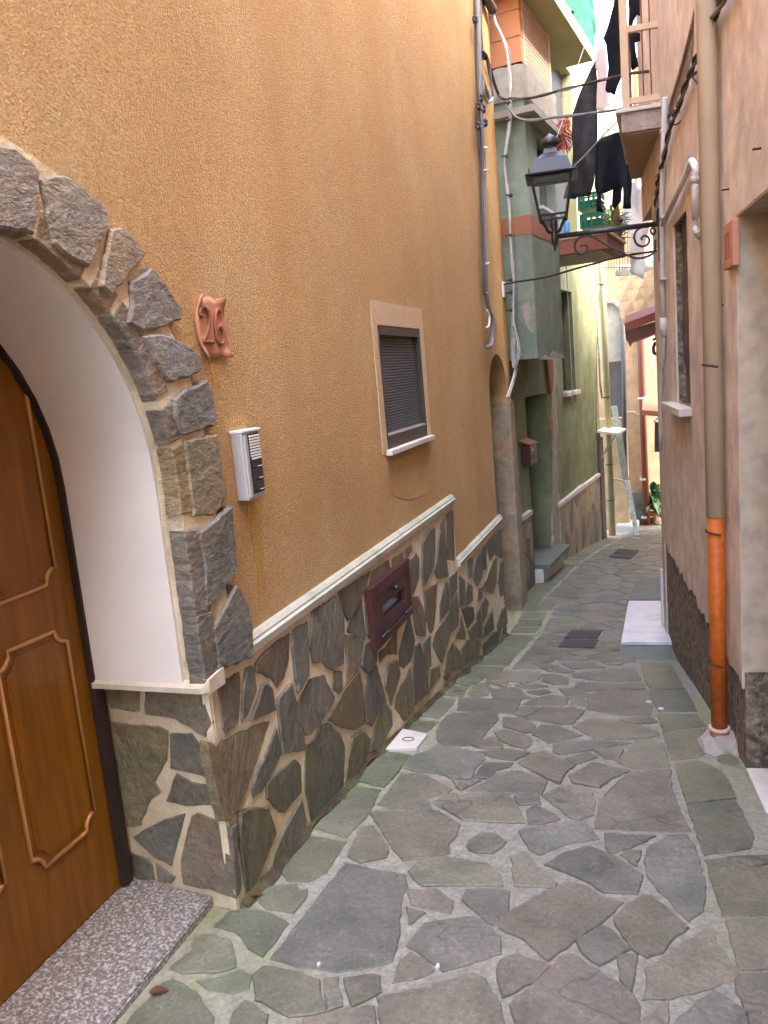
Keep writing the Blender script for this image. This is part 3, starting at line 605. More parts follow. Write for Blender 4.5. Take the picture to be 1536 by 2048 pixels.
WT = [(0.75,0.78,0.82), (0.9,0.92,0.92), (1.05,0.98,0.85), (1.25,1.05,0.8), (1.1,0.98,0.85), (0.82,0.82,0.82), (1.0,0.98,0.8)]
for i, p in enumerate(clad):
    q = L_(*p); cz = sum(v[1] for v in q)/len(q); cyy = sum(v[0] for v in q)/len(q); t = rnd.choice(WT); k = rnd.uniform(0.8, 1.15); dz = cz-gz(cyy)
    stone(bm, q, LW.P, rnd.uniform(-0.006, 0.005), -0.03, step=0.03, jit=0.004, bev=0.005, tint=(t[0]*k, t[1]*k, t[2]*k, max(0, min(1, 1.2-dz/0.55))), tilt=0.035, lay=lay, seed=200+i)
J_ = lambda *p: S(200, 1330, 4.0967, *p)
obj('stone_cladding', bm, 'stone_wall', house)
LEDGE1, LEDGE2 = -1.045, -1.59
bm = BM(); e1y = 6.21; e2y = 8.19
prism(bm, [(2.40, -2.3), (5.8, -3.0), (8.10, -3.3), (8.10, LEDGE2), (e1y, LEDGE2), (e1y, LEDGE1), (2.40, LEDGE1-0.03)], LW.P, -0.04, -0.010)
sv = Vector((0, -0.152, -1)).normalized()
for k in range(9):
    bmesh.ops.bisect_plane(bm, geom=bm.verts[:]+bm.edges[:]+bm.faces[:], plane_co=(-1.6, 2.4, -2.03+0.09*k), plane_no=sv)
for y in (2.9, 3.5, 4.2, 5, 6, 7): bmesh.ops.bisect_plane(bm, geom=bm.verts[:]+bm.edges[:]+bm.faces[:], plane_co=(-1.6, y, 0), plane_no=(0, 1, 0))
lay = bm.loops.layers.float_color.new('tint')
for f in bm.faces:
    for lp in f.loops: lp[lay] = (1, 1, 1, max(0.08, min(1, 1.05-(lp.vert.co.z-gz(lp.vert.co.y))/0.55)))
obj('mortar_bed', bm, 'mossy_mortar', house)
def coping(y0, y1, z):
    bm = BM(); prof = [(-0.04, z-0.012), (0.012, z-0.012), (0.016, z+0.022), (0.004, z+0.030), (0.004, z+0.040), (-0.012, z+0.058), (-0.04, z+0.058)]
    a = [bm.verts.new(LW.P(y0, zz, ww)) for ww, zz in prof]; b = [bm.verts.new(LW.P(y1, zz, ww)) for ww, zz in prof]; n = len(prof)
    bm.faces.new(a); bm.faces.new(b[::-1])
    for i in range(n): bm.faces.new((a[i], b[i], b[(i+1) % n], a[(i+1) % n]))
    obj('coping', bm, 'coping_stone', house)
coping(2.70, e1y+0.02, LEDGE1-0.005); coping(e1y+0.022, e2y, LEDGE2-0.005)
# stone jamb below the ledge, facing up the alley
JP = lambda u, v, w: Vector((u, 2.41-w, v))
def JX(p): q = PY(p, 2.41); return (q.x, q.z)
jam = J_([(55,190),(330,215),(325,375),(270,385),(90,350),(60,280)], [(370,210),(860,215),(890,350),(930,470),(870,580),(620,440),(370,400)],
 [(80,460),(250,490),(480,500),(560,540),(550,780),(450,960),(500,1040),(420,1100),(340,1270),(340,1310),(230,1320),(160,1000)], [(570,560),(750,560),(830,660),(890,930),(580,840)],
 [(630,890),(750,960),(905,980),(910,1150),(700,1150),(545,1110)], [(270,1410),(480,1290),(700,1220),(650,1400),(590,1650),(450,1580)], [(750,1240),(800,1210),(1050,1330),(1090,1650),(1120,1900),(900,1830),(690,1790),(670,1600),(720,1350)],
 [(240,1530),(400,1590),(430,1640),(450,1760),(300,1760),(250,1690)], [(460,1620),(620,1740),(590,1790),(480,1780)])
bm = BM(); lay = bm.loops.layers.float_color.new('tint')
JT = [(1.3,1.15,0.8), (1.1,1.0,0.85), (1.15,1.05,0.8), (0.8,0.84,0.9), (0.78,0.8,0.88), (0.85,0.88,0.9), (1.05,0.88,0.78), (0.8,0.84,0.88), (0.9,0.9,0.9)]
for i, p in enumerate(jam):
    q = [JX(v) for v in p]; q = [(min(v[0], -1.603), v[1]) for v in q]
    stone(bm, q, JP, 0.003+rnd.uniform(0, 0.006), -0.03, step=0.03, jit=0.004, bev=0.005, tint=(*JT[i], 0.15), tilt=0.03, lay=lay, seed=400+i)
obj('jamb_cladding', bm, 'stone_wall', house)
bm = BM(); box(bm, -2.10, -1.606, 2.412, 2.47, -2.3, -1.08); obj('jamb_mortar', bm, 'wall_mortar', house)
bm = BM()          # marble ledge capping the jamb stones
prof = [(2.36, -1.085), (2.335, -1.075), (2.335, -1.055), (2.365, -1.03), (2.47, -1.02), (2.47, -1.085)]
a = [bm.verts.new((-2.08, y, z)) for y, z in prof]; b = [bm.verts.new((-1.60, y if y > 2.4 else y+0.0, z)) for y, z in prof]; c = [bm.verts.new((-1.575, max(y, 2.36), z)) for y, z in prof]
for X, Y in ((a, b), (b, c)):
    for i in range(6): bm.faces.new((X[i], Y[i], Y[(i+1) % 6], X[(i+1) % 6]))
bm.faces.new(a); bm.faces.new(c[::-1]); obj('jamb_ledge', bm, 'marble_cream', house)
# granite doorstep
bm = BM()
quadbox(bm, [(-2.25,-0.1,-2.06),(-1.72,-0.1,-2.06),(-1.72,2.408,-2.06),(-2.25,2.408,-2.06),(-2.25,-0.1,-1.915),(-1.72,-0.1,-1.962),(-1.72,2.408,-1.962),(-2.25,2.408,-1.915)])
bmesh.ops.bevel(bm, geom=[e for e in bm.edges if all(v.co.x > -1.8 and v.co.z > -2 for v in e.verts)], offset=0.006, segments=2, affect='EDGES')
obj('doorstep', bm, 'granite', house)
# door: frame, leaf, raised mouldings
dr = bm = BM(); DPl = Plane((-2.10, 0), (0, 1), (1, 0))
prism(bm, arch_pts(RI+0.03, zb=-1.92), DPl.P, -0.06, 0.0); door = obj('door', bm, 'varnished_wood', house)
bm = BM(); strip(bm, arch_pts(RI-0.022, zb=-1.915), arch_pts(RI+0.03, zb=-1.915), DPl.P, 0.001, 0.028); obj('door_frame', bm, 'dark_frame', house)
def panel(y0, y1, z0, z1, arched):
    r = 0.055; p = []
    def corner(cx, cz, a0):
        for i in range(7):
            t = a0-math.radians(90*i/6); p.append((cx+r*math.cos(t), cz+r*math.sin(t)))
    corner(y0, z0, math.radians(90)); p.append((y1-r-0.02, z0)); corner(y1, z0, math.radians(180))
    if arched:
        p.append((y1, z1-0.12)); p += [((y0+y1)/2+(y1-y0)/2*0.9*math.cos(t), z1-0.10+0.10*math.sin(t)) for t in [math.pi*i/10 for i in range(11)]]; p.append((y0, z1-0.12))
    else: corner(y1, z1, math.radians(270)); corner(y0, z1, math.radians(0))
    bm = BM(); tube(bm, [DPl.P(u, v, 0.003) for u, v in p], 0.0085, 6, closed=True); obj('panel_moulding', bm, 'moulding_wood', door, smooth=True)
    bm = BM(); prism(bm, inset(p, 0.03), DPl.P, -0.01, 0.004); obj('panel_field', bm, 'varnished_wood', door)
for k in range(4):
    y1 = 2.26-k*0.45
    if y1 < 0.9: break
    panel(y1-0.33, y1, -1.60, -0.80, False); panel(y1-0.33, y1, -0.63, (0.22, 0.36, 0.36, 0.22)[k], True)
# window: painted surround, brown louvred shutter in a frame, pale sill
bm = BM(); wo = L_((736, 592), (851, 615), (868, 880), (779, 914)); wi = [(WY0, WZ1), (WY1, WZ1), (WY1, WZ0), (WY0, WZ0)]
wo = [(4.66, 0.47), (5.79, 0.47), (5.79, -0.475), (4.65, -0.475)]
edges = []
for lp in (wo, wi):
    v = [bm.verts.new(LWO.P(u, z, 0.006)) for u, z in lp]; edges += [bm.edges.new((v[i], v[(i+1) % 4])) for i in range(4)]
bmesh.ops.triangle_fill(bm, edges=edges, use_beauty=True); g = bmesh.ops.extrude_face_region(bm, geom=bm.faces[:])
bmesh.ops.translate(bm, verts=[e for e in g['geom'] if isinstance(e, bmesh.types.BMVert)], vec=(-0.008, 0, 0)); obj('window_surround', bm, 'surround_plaster', house)
bm = BM(); fw = 0.045
for u0, u1, z0, z1 in ((WY0, WY0+fw, WZ0, WZ1), (WY1-fw, WY1, WZ0, WZ1), (WY0+fw, WY1-fw, WZ1-0.06, WZ1), (WY0+fw, WY1-fw, WZ0, WZ0+0.085)): pbox(bm, LWO, u0, u1, z0+0.001, z1-0.001, -0.05, 0.002)
window = obj('window', bm, 'brown_metal', house)
bm = BM(); z = WZ0+0.10
while z < WZ1-0.075:
    quadbox(bm, [LWO.P(WY0+fw, z, -0.02), LWO.P(WY1-fw, z, -0.02), LWO.P(WY1-fw, z+0.005, -0.02), LWO.P(WY0+fw, z+0.005, -0.02), LWO.P(WY0+fw, z+0.014, -0.042), LWO.P(WY1-fw, z+0.014, -0.042), LWO.P(WY1-fw, z+0.018, -0.042), LWO.P(WY0+fw, z+0.018, -0.042)]); z += 0.0185
obj('louvre', bm, 'louvre_metal', window)
bm = BM(); pbox(bm, LWO, WY0+fw-0.005, WY1-fw+0.005, WZ0+0.084, WZ0+0.096, -0.04, 0.004); obj('bottom_rail', bm, 'silver_plastic', window)
bm = BM(); pbox(bm, LWO, WY0-0.03, WY1+0.05, WZ0-0.034, WZ0-0.001, -0.05, 0.045); bevel(bm, 0.004); obj('sill', bm, 'white_sill', house)
# bricked arch: bare old pier in the lower part of the far jamb
bm = BM(); prism(bm, [(-2.04, -3.3), (-1.625, -3.3), (-1.632, -0.42), (-2.04, -0.38)], lambda u, v, w: Vector((u, NY1-w, v)), -0.2, 0.012)
bmesh.ops.bisect_plane(bm, geom=bm.verts[:]+bm.edges[:]+bm.faces[:], plane_co=(0, 0, -0.9), plane_no=(0, 0, 1)); obj('old_pier', bm, 'old_pier', house)
bm = BM(); zt = -0.40
prism(bm, [(NY1+0.002, -3.3), (9.62, -3.3), (9.56, -1.7), (9.50, -1.0), (9.45, zt-0.1), (9.42, zt), (9.3, zt+0.02), (NY1+0.002, zt-0.03)], LWO.P, -0.35, 0.02); obj('old_pier', bm, 'old_pier', house)
# patched render under the window, rusty drips under the fittings
bm = BM(); prism(bm, L_((786, 914), (864, 884), (861, 940), (864, 986), (826, 1000), (790, 990), (783, 950)), LWO.P, -0.002, 0.002); obj('render_patch', bm, 'patch_render', house)
for k, (p0, p1, wd) in enumerate((((424, 690), (431, 770), 0.10), ((507, 1003), (520, 1190), 0.12),)):
    bm = BM(); a, b = LX(p0, -1.63), LX(p1, -1.63); r_ = random.Random(k); lf, rg = [], []
    for i in range(13): f = i/12; c = a.y+(b.y-a.y)*f*0.3; h = wd*0.5*(1-0.55*f)+r_.uniform(-0.008, 0.008); lf.append((c-h, a.z+(b.z-a.z)*f)); rg.append((c+h, a.z+(b.z-a.z)*f))
    prism(bm, lf+rg[::-1], LWO.P, -0.002, 0.0012); obj('rust_drip', bm, 'rust_stain', house)
# dirt along the wall foot, its dark strip also painted in as contact shade
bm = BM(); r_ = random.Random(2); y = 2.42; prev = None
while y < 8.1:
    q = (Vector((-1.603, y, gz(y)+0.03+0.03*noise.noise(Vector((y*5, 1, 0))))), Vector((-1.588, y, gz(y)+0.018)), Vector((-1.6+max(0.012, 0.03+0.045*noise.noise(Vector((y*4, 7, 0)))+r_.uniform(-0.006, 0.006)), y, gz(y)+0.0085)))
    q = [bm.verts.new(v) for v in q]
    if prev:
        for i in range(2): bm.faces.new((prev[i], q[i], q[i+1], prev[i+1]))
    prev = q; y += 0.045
tag(obj('gutter_dirt_shade', bm, 'gutter_dirt_shade'), 'dark dirt and moss with painted contact shade along the foot of the slate base', 'dirt', kind='stuff')
# things fixed to the orange wall
def on(pl, u, z, w=0): return pl.P(u, z, w)
# number plate: terracotta scroll with a raised 26
c0 = LX((424, 655), -1.62); u0, z0 = c0.y, c0.z
t = thing('house_number_plate', 'terracotta scroll plate reading 26 beside the stone door arch', 'number plate', c0)
bm = BM(); hw, hh = 0.098, 0.112
N = 10
gridv = []
for i in range(N+1):
    row = []
    for j in range(N+1):
        a, b = -1+2*i/N, -1+2*j/N
        sx = 1+0.10*math.cos(b*math.pi)*(1 if abs(a) > 0.5 else 0.3); sz = 1+0.05*math.cos(a*2*math.pi)
        curl = max(0, abs(a)+abs(b)-1.5)
        row.append(bm.verts.new(LWO.P(u0+a*hw*sx, z0+b*hh*sz*(1-0.0), 0.010+0.055*curl+0.004*a*a)))
    gridv.append(row)
for i in range(N):
    for j in range(N): bm.faces.new((gridv[i][j], gridv[i+1][j], gridv[i+1][j+1], gridv[i][j+1]))
g = bmesh.ops.extrude_face_region(bm, geom=bm.faces[:]); bmesh.ops.translate(bm, verts=[e for e in g['geom'] if isinstance(e, bmesh.types.BMVert)], vec=(-0.012, 0, 0))
obj('plate', bm, 'terracotta', t, smooth=True)
bm = BM()
d2 = [(-0.050,0.030),(-0.060,0.040),(-0.052,0.057),(-0.036,0.061),(-0.019,0.050),(-0.014,0.028),(-0.024,0.002),(-0.044,-0.028),(-0.062,-0.047),(-0.040,-0.046),(-0.008,-0.048)]
d6 = [(0.046,0.046),(0.036,0.058),(0.024,0.050),(0.014,0.022),(0.010,-0.012),(0.014,-0.040),(0.028,-0.053),(0.043,-0.044),(0.048,-0.022),(0.042,-0.002),(0.028,0.004),(0.014,-0.008)]
for d in (d2, d6): tube(bm, smooth_path([LWO.P(u0+a*1.45, z0+b*1.2, 0.0165) for a, b in d], 4), 0.0075, 6)
obj('numeral', bm, 'dark_terracotta', t, smooth=True)
# door intercom
iy0, iy1, iz0, iz1 = 2.815, 2.965, -0.445, -0.165
t = thing('intercom', 'silver door intercom with speaker slots and three dark buttons below the number plate', 'intercom', (-1.63, 2.9, -0.44))
bm = BM(); pbox(bm, LWO, iy0, iy1, iz0, iz1, 0.0, 0.055); bevel(bm, 0.008); obj('body', bm, 'silver_plastic', t)
bm = BM(); pbox(bm, LWO, iy0-0.002, iy1+0.002, iz1-0.004, iz1+0.006, 0, 0.062); bevel(bm, 0.002); obj('cap', bm, 'light_plastic', t)
bm = BM(); pbox(bm, LWO, iy0+0.008, iy0+0.030, iz0+0.008, iz1-0.012, 0.05, 0.062); bevel(bm, 0.006); obj('trim', bm, 'silver_plastic', t)
bm = BM(); pbox(bm, LWO, iy0+0.044, iy0+0.138, iz0+0.022, iz1-0.012, 0.052, 0.0575); obj('panel', bm, 'black_plastic', t)
bm = BM()
for k in range(9): pbox(bm, LWO, iy0+0.050, iy0+0.132, iz1-0.026-k*0.0115, iz1-0.0195-k*0.0115, 0.056, 0.063)
gr = obj('speaker_grille', bm, 'light_plastic', t)
for k in range(3):
    bm = BM(); zb = iz0+0.030+k*0.048; pbox(bm, LWO, iy0+0.048, iy0+0.134, zb, zb+0.042, 0.056, 0.062); bevel(bm, 0.002); b_ = obj('button', bm, 'black_plastic', t)
    bm = BM(); pbox(bm, LWO, iy0+0.092, iy0+0.126, zb+0.003, zb+0.006, 0.0615, 0.0635); obj('mark', bm, 'light_plastic', b_)
# meter hatch in the stone base
hy0, hy1, hz0, hz1 = 4.145, 4.86, -1.555, -1.20
t = thing('meter_hatch', 'maroon framed meter hatch with small window set in the slate base', 'hatch', (-1.6, 4.5, -1.5))
hx = lambda p: (lambda q: (q.y, q.z))(LX(p, -1.565))
(hy0, hz1), (hy1, _), (_, hz0) = hx((742, 1180)), hx((819, 1122)), hx((755, 1303))
(a0, b1), (a1, _), (_, b0) = hx((753, 1197)), hx((817, 1143)), hx((762, 1277))
(wy0, wz1), (wy1, _), (_, wz0) = hx((768, 1212)), hx((811, 1175)), hx((768, 1243))
bm = BM()
for a, b, c, d in ((hy0, a0-0.004, hz0, hz1), (a1+0.004, hy1, hz0, hz1), (a0-0.004, a1+0.004, b1+0.005, hz1), (a0-0.004, a1+0.004, hz0, b0-0.006)): pbox(bm, LW, a, b, c, d, -0.03, 0.034)
obj('frame', bm, 'maroon_paint', t)
bm = BM()
for a, b, c, d in ((a0, wy0, b0, b1), (wy1, a1, b0, b1), (wy0, wy1, wz1, b1), (wy0, wy1, b0, wz0)): pbox(bm, LW, a, b, c, d, -0.03, 0.028)
dd = obj('hatch_door', bm, 'maroon_paint', t)
bm = BM(); pbox(bm, LW, wy0-0.005, wy1+0.005, wz0-0.005, wz1+0.005, -0.028, 0.0); obj('pane', bm, 'dark_glass', dd)
bm = BM(); bmesh.ops.create_uvsphere(bm, u_segments=12, v_segments=8, radius=0.017); bmesh.ops.translate(bm, verts=bm.verts, vec=LW.P((a0+a1)/2+0.03, b1-0.035, 0.04)); obj('knob', bm, 'black_iron', dd, smooth=True)
for u in (a0+0.10, a1-0.07):
    bm = BM(); tube(bm, [LW.P(u-0.07, b0-0.002, 0.036), LW.P(u+0.07, b0-0.002, 0.036)], 0.009, 8); obj('hinge', bm, 'black_iron', dd, smooth=True)
# small vent high on the wall
t = thing('wall_vent', 'small white louvred vent on the orange wall near the cables', 'vent', LX((1007, 595), -1.63))
vy, vz = 8.62, 0.73; vv = LX((1007, 580), -1.63); vy, vz = vv.y, vv.z
bm = BM(); pbox(bm, LWO, vy-0.09, vy+0.09, vz-0.085, vz+0.085, 0, 0.02); obj('frame', bm, 'light_plastic', t)
bm = BM()
for k in range(7): pbox(bm, LWO, vy-0.075, vy+0.075, vz-0.07+k*0.021, vz-0.060+k*0.021, 0.018, 0.032)
obj('slat', bm, 'silver_plastic', t)
# concrete inspection plate in the gutter strip
pl = [GR(p) for p in ((772, 1504), (806, 1463), (855, 1474), (834, 1502))]; cen = sum(pl, Vector())/4
t = thing('inspection_plate', 'square pale inspection plate with a ring at the foot of the slate base', 'cover plate', cen)
bm = BM(); prism(bm, [(p.x, p.y) for p in pl], PG, -0.01, 0.021); bevel(bm, 0.004); obj('plate', bm, 'white_sill', t)
bm = BM(); tube(bm, [PG(cen.x+0.035*math.cos(a), cen.y+0.035*math.sin(a), 0.022) for a in [k*math.pi/7 for k in range(14)]], 0.004, 5, closed=True); obj('ring', bm, 'grate_iron', t)

# ================================================================== PINK HOUSE on the right
pink = thing('pink_house', 'weathered pink plaster house with bare rough base and recessed doorway', 'house', RW.P(5, -2.5))
RU = lambda p, w=0: RW.at(p, w)
(wu0, wz1_) = RU((1378, 425)); (wu1, _) = RU((1350, 450)); wz0_ = -0.385; wz1_ = 0.90
ru1 = RU((1484, 800))[0]; RZT = 0.60; RU0 = ru1-1.05; UEND = 7.82
top_out = [(UEND, 6.0), (-8, 6.0)]
rz = random.Random(21)
def ragged(u0, u1, z, amp, n): return [(u0+(u1-u0)*i/n, z+rz.uniform(-amp, amp)) for i in range(n+1)]
win = [(wu0, wz0_), (wu1, wz0_), (wu1, wz1_), (wu0, wz1_)]
rec = [(RU0, -2.40), (ru1, -2.40), (ru1, RZT), (RU0, RZT)]
bm = BM(); wall_mesh(bm, RW.P, [(-8, -4), (UEND, -4), *top_out], [(win, 0.17, True), (rec, 0.42, True)], back=0.6); obj('wall', bm, 'rough_render', pink)
bm = BM()
low = ragged(ru1+0.002, 7.62, -1.73, 0.035, 40); lo2 = ragged(-8, RU0-0.002, -1.62, 0.03, 40)
outl = lo2+[(RU0-0.002, RZT+0.002), (ru1+0.002, RZT+0.002)]+low+[(7.63, -2.9), (UEND+0.002, -2.92)]+[(UEND+0.002, 6.01), (-8, 6.01)]
edges = []
hole_rag = [(wu0, wz0_-0.002), (wu1, wz0_-0.002), (wu1, wz1_), (wu0, wz1_)]
patch = [RU(p) for p in ((1394, 15), (1384, 60), (1363, 140), (1342, 210), (1331, 290), (1340, 250), (1352, 222), (1372, 168), (1391, 115), (1394, 88))]
for lp in (outl, hole_rag, patch):
    v = [bm.verts.new(RW.P(u, z, 0.016)) for u, z in lp]; edges += [bm.edges.new((v[i], v[(i+1) % len(v)])) for i in range(len(v))]
bmesh.ops.triangle_fill(bm, edges=edges, use_beauty=True); g = bmesh.ops.extrude_face_region(bm, geom=bm.faces[:])
bmesh.ops.translate(bm, verts=[e for e in g['geom'] if isinstance(e, bmesh.types.BMVert)], vec=RW.n*-0.014)
obj('plaster', bm, 'pink_plaster', pink)
bm = BM(); pbox(bm, RW, ru1-0.006, ru1-0.001, -1.66, RZT-0.001, -0.415, 0.014); pbox(bm, RW, RU0+0.001, RU0+0.006, -1.66, RZT-0.001, -0.415, 0.014); pbox(bm, RW, RU0+0.007, ru1-0.007, RZT-0.006, RZT-0.001, -0.415, 0.014); obj('door_reveal', bm, 'reveal_plaster', pink)
bm = BM(); pbox(bm, RW, RU0+0.02, ru1-0.02, -2.16, RZT-0.02, -0.41, -0.37); obj('door', bm, 'varnished_wood', pink)
bm = BM(); pbox(bm, RW, RU0, ru1-0.14, -2.3, -2.12, -0.36, 0.03); bevel(bm, 0.006); obj('threshold', bm, 'white_sill', pink)
bm = BM(); pbox(bm, RW, wu0+0.003, wu1-0.003, wz0_+0.002, wz1_-0.003, -0.168, -0.12); wf = obj('window', bm, 'dark_frame', pink)
bm = BM(); nn = 14
fv = [[bm.verts.new(RW.P(wu0+0.004+(wu1-wu0-0.008)*i/nn, wz0_+0.004+(wz1_-wz0_-0.008)*j/18, -0.05+0.02*math.sin(i*1.7+0.4*j)+0.012*noise.noise(Vector((i*0.5, j*0.4, 3))))) for j in range(19)] for i in range(nn+1)]
for i in range(nn):
    for j in range(18): bm.faces.new((fv[i][j], fv[i+1][j], fv[i+1][j+1], fv[i][j+1]))
obj('window_film', bm, 'plastic_film', pink, smooth=True)
bm = BM(); pbox(bm, RW, wu0-0.04, wu1+0.30, wz0_-0.055, wz0_-0.003, -0.10, 0.10); bevel(bm, 0.005); obj('sill', bm, 'white_sill', pink)
# upper wall running on above the far door, and the return of the corner
bm = BM(); pbox(bm, RW, UEND+0.003, 8.75, 1.30, 6.0, -0.6, 0.012); obj('upper_wall', bm, 'pink_plaster', pink)
bm = BM(); pbox(bm, RW, UEND+0.003, 8.75, -3.2, 1.297, -0.75, -0.45); obj('recessed_wall', bm, 'reveal_plaster', pink)
bm = BM(); pbox(bm, RW, 7.83, 7.90, -2.85, -2.05, -0.1, 0.035); bevel(bm, 0.004); obj('marble_jamb', bm, 'white_marble', pink)
# exposed stone patch high up beside the pipe
bm = BM(); pp = [RU(p, 0.02) for p in ((1408, -20), (1452, -20), (1440, 10), (1432, 40), (1421, 60), (1414, 40), (1410, 15))]; prism(bm, pp, RW.P, 0.0, 0.022); obj('rough_patch', bm, 'rough_render', pink)
# number plate 11
q = RU((1452, 505)); t = thing('house_number_plate', 'small terracotta tile reading 11 on pink wall by doorway', 'number plate', RW.P(*q))
pu1, pu0 = RU((1444, 505), 0.05)[0], RU((1463, 505), 0.05)[0]; q = ((pu0+pu1)/2, q[1]); ph = (pu1-pu0)/2
bm = BM(); pbox(bm, RW, pu0, pu1, q[1]-0.105, q[1]+0.105, 0.014, 0.045); bevel(bm, 0.006); obj('plate', bm, 'terracotta', t)
bm = BM()
for du in (ph*0.28, -ph*0.28):
    pbox(bm, RW, q[0]+du-ph*0.09, q[0]+du+ph*0.09, q[1]-0.06, q[1]+0.06, 0.044, 0.049); pbox(bm, RW, q[0]+du+ph*0.095, q[0]+du+ph*0.2, q[1]+0.04, q[1]+0.056, 0.044, 0.049)
obj('numeral', bm, 'dark_terracotta', t)
# downpipe: painted upper length, orange lower length
ub = RU((1445, 1480), 0.06)[0]; PR = 0.044
pu = ub+0.0
t = thing('downpipe', 'downpipe with beige painted top and bright orange lower length on pink wall', 'downpipe', RW.P(pu, -2.3, 0.07))
zmid = RU((1437, 1032), 0.06)[1]; zbot = RU((1447, 1490), 0.06)[1]
def vpipe(z0, z1, r, w=0.075, seg=18, u=None): 
    bm = BM(); tube(bm, [RW.P(pu if u is None else u, z0, w), RW.P(pu if u is None else u, z1, w)], r, seg); return bm
obj('upper_pipe', vpipe(zmid, 6.2, PR+0.004), 'pipe_beige', t, smooth=False)
for p in t.children[-1].data.polygons: p.use_smooth = len(p.vertices) == 4
lowp = obj('lower_pipe', vpipe(zbot+0.10, zmid, PR), 'pipe_orange', t)
for p in lowp.data.polygons: p.use_smooth = len(p.vertices) == 4
obj('collar', vpipe(zbot-0.01, zbot+0.085, PR+0.008), 'pipe_dull', t)
for z in (zbot+0.085, zbot+0.02): obj('seal_ring', vpipe(z, z+0.012, PR+0.013), 'pink_cloth', t)
for z in (RU((1440, 1322), 0.06)[1], RU((1433, 1060), 0.06)[1], RU((1425, 732), 0.06)[1]):
    bm = BM(); tube(bm, [RW.P(pu+(PR+0.008)*math.cos(a), z+0.012*math.sin(a*1.0), 0.075+(PR+0.008)*math.sin(a)) for a in [math.pi*(-0.1+1.2*k/14) for k in range(15)]], 0.006, 6); obj('wire_tie', bm, 'rust_wire', t)
gq = RW.P(pu, 0, 0.06); bm = BM(); bmesh.ops.create_icosphere(bm, subdivisions=3, radius=0.13)
for v in bm.verts: v.co = Vector((v.co.x*1.0, v.co.y*1.25, v.co.z*0.75))*(1+0.25*noise.noise(v.co*14))
bmesh.ops.translate(bm, verts=bm.verts, vec=(gq.x, gq.y, gz(gq.y)+0.0)); obj('concrete_foot', bm, 'concrete', t)
# condensate pipe: down-sloping arm, elbow, drop with bent hose
def RP(p, w): q = RU(p, w); return RW.P(q[0], q[1], w)
t = thing('waste_pipe', 'grey bent waste pipe with white elbow above the pink house window', 'pipe', RP((1390, 400), 0.03))
bm = BM(); tube(bm, [RP((1326, 450), 0.05), RP((1378, 335), 0.05)], 0.019, 10); obj('arm', bm, 'pipe_grey', t, smooth=True)
bm = BM(); tube(bm, smooth_path([RP((1378, 335), 0.05), RP((1384, 322), 0.05), RP((1391, 335), 0.05), RP((1391, 352), 0.05)], 5), 0.021, 10); obj('elbow', bm, 'light_plastic', t, smooth=True)
bm = BM(); tube(bm, [RP((1391, 350), 0.05), RP((1391, 435), 0.05)], 0.021, 12); obj('drop', bm, 'pipe_grey', t, smooth=True)
bm = BM(); tube(bm, [RP((1391, 352), 0.05), RP((1391, 365), 0.05)], 0.026, 12); obj('socket', bm, 'pipe_grey', t, smooth=True)
hp = smooth_path([RP((1390, 430), 0.05), RP((1390, 452), 0.05), RP((1394, 466), 0.045), RP((1400, 474), 0.01)], 8)
bm = BM(); tube(bm, hp, [0.016+0.003*(k % 2) for k in range(len(hp))], 10); obj('hose', bm, 'pipe_grey', t)
# conduit rising at the corner
t = thing('conduit_pipe', 'thin white conduit running down the far corner of the pink house', 'pipe', RP((1328, 700), 0.03))
bm = BM(); tube(bm, [RP((1331, 195), 0.035), RP((1324, 400), 0.035), RP((1325, 560), 0.035), RP((1327, 640), 0.035)], 0.021, 10); obj('pipe', bm, 'pipe_grey', t, smooth=True)
bm = BM(); tube(bm, [RP((1327, 636), 0.035), RP((1328, 672), 0.035)], 0.03, 12); obj('socket', bm, 'pipe_grey', t, smooth=True)
bm = BM(); tube(bm, smooth_path([RP((1328, 668), 0.035), RP((1326, 720), 0.04), RP((1322, 760), 0.05), RP((1321, 900), 0.05)], 4), 0.016, 8); obj('hose', bm, 'pale_cable', t, smooth=True)
for y in (262, 435, 558, 655):
    q = RP((1328, y), 0.03); bm = BM(); pbox(bm, RW, RU((1328, y), 0.03)[0]-0.05, RU((1328, y), 0.03)[0]+0.05, q.z-0.008, q.z+0.008, 0.015, 0.06); obj('clip', bm, 'pipe_grey', t)
# nails in the wall
for i, (px, py) in enumerate(((1465, 377), (1453, 609), (1531, 295))):
    q = RU((px, py)); bm = BM(); tube(bm, [RW.P(q[0], q[1], 0.01), RW.P(q[0]-0.01, q[1]-0.003, 0.05)], 0.0045, 6)
    tag(obj('nail', bm, 'black_iron'), ('rusty nail above the number 11 tile on pink wall', 'rusty nail below the number 11 tile on pink wall', 'rusty nail above the recessed doorway of pink house')[i], 'nail')
# twisted cable slanting down the pink wall
cb = smooth_path([RP(p, 0.05) for p in ((1478, -60), (1428, 35), (1403, 92), (1378, 150), (1356, 215), (1340, 255), (1325, 325), (1316, 360), (1312, 400), (1312, 450))], 6)
t = thing('twisted_cable', 'thick twisted cable slanting down the pink wall to the lantern bracket', 'cable', cb[20])
for ph in (0, math.pi):
    bm = BM(); tube(bm, [p+RW.n*0.010*math.cos(k*1.1+ph)+Vector((0, 0, 0.010*math.sin(k*1.1+ph))) for k, p in enumerate(cb)], 0.011, 6); obj('strand', bm, 'rust_wire' if ph else 'grey_cable', t, smooth=True)
bm = BM(); a = RP((1383, 152), 0.05); b = RP((1424, 152), 0.02); tube(bm, smooth_path([a, (a+b)/2+Vector((0, 0, 0.03)), b], 6), 0.008, 6); tube(bm, smooth_path([a, (a+b)/2+Vector((0, 0, -0.05)), b], 6), 0.005, 6); obj('hook', bm, 'rust_wire', t)
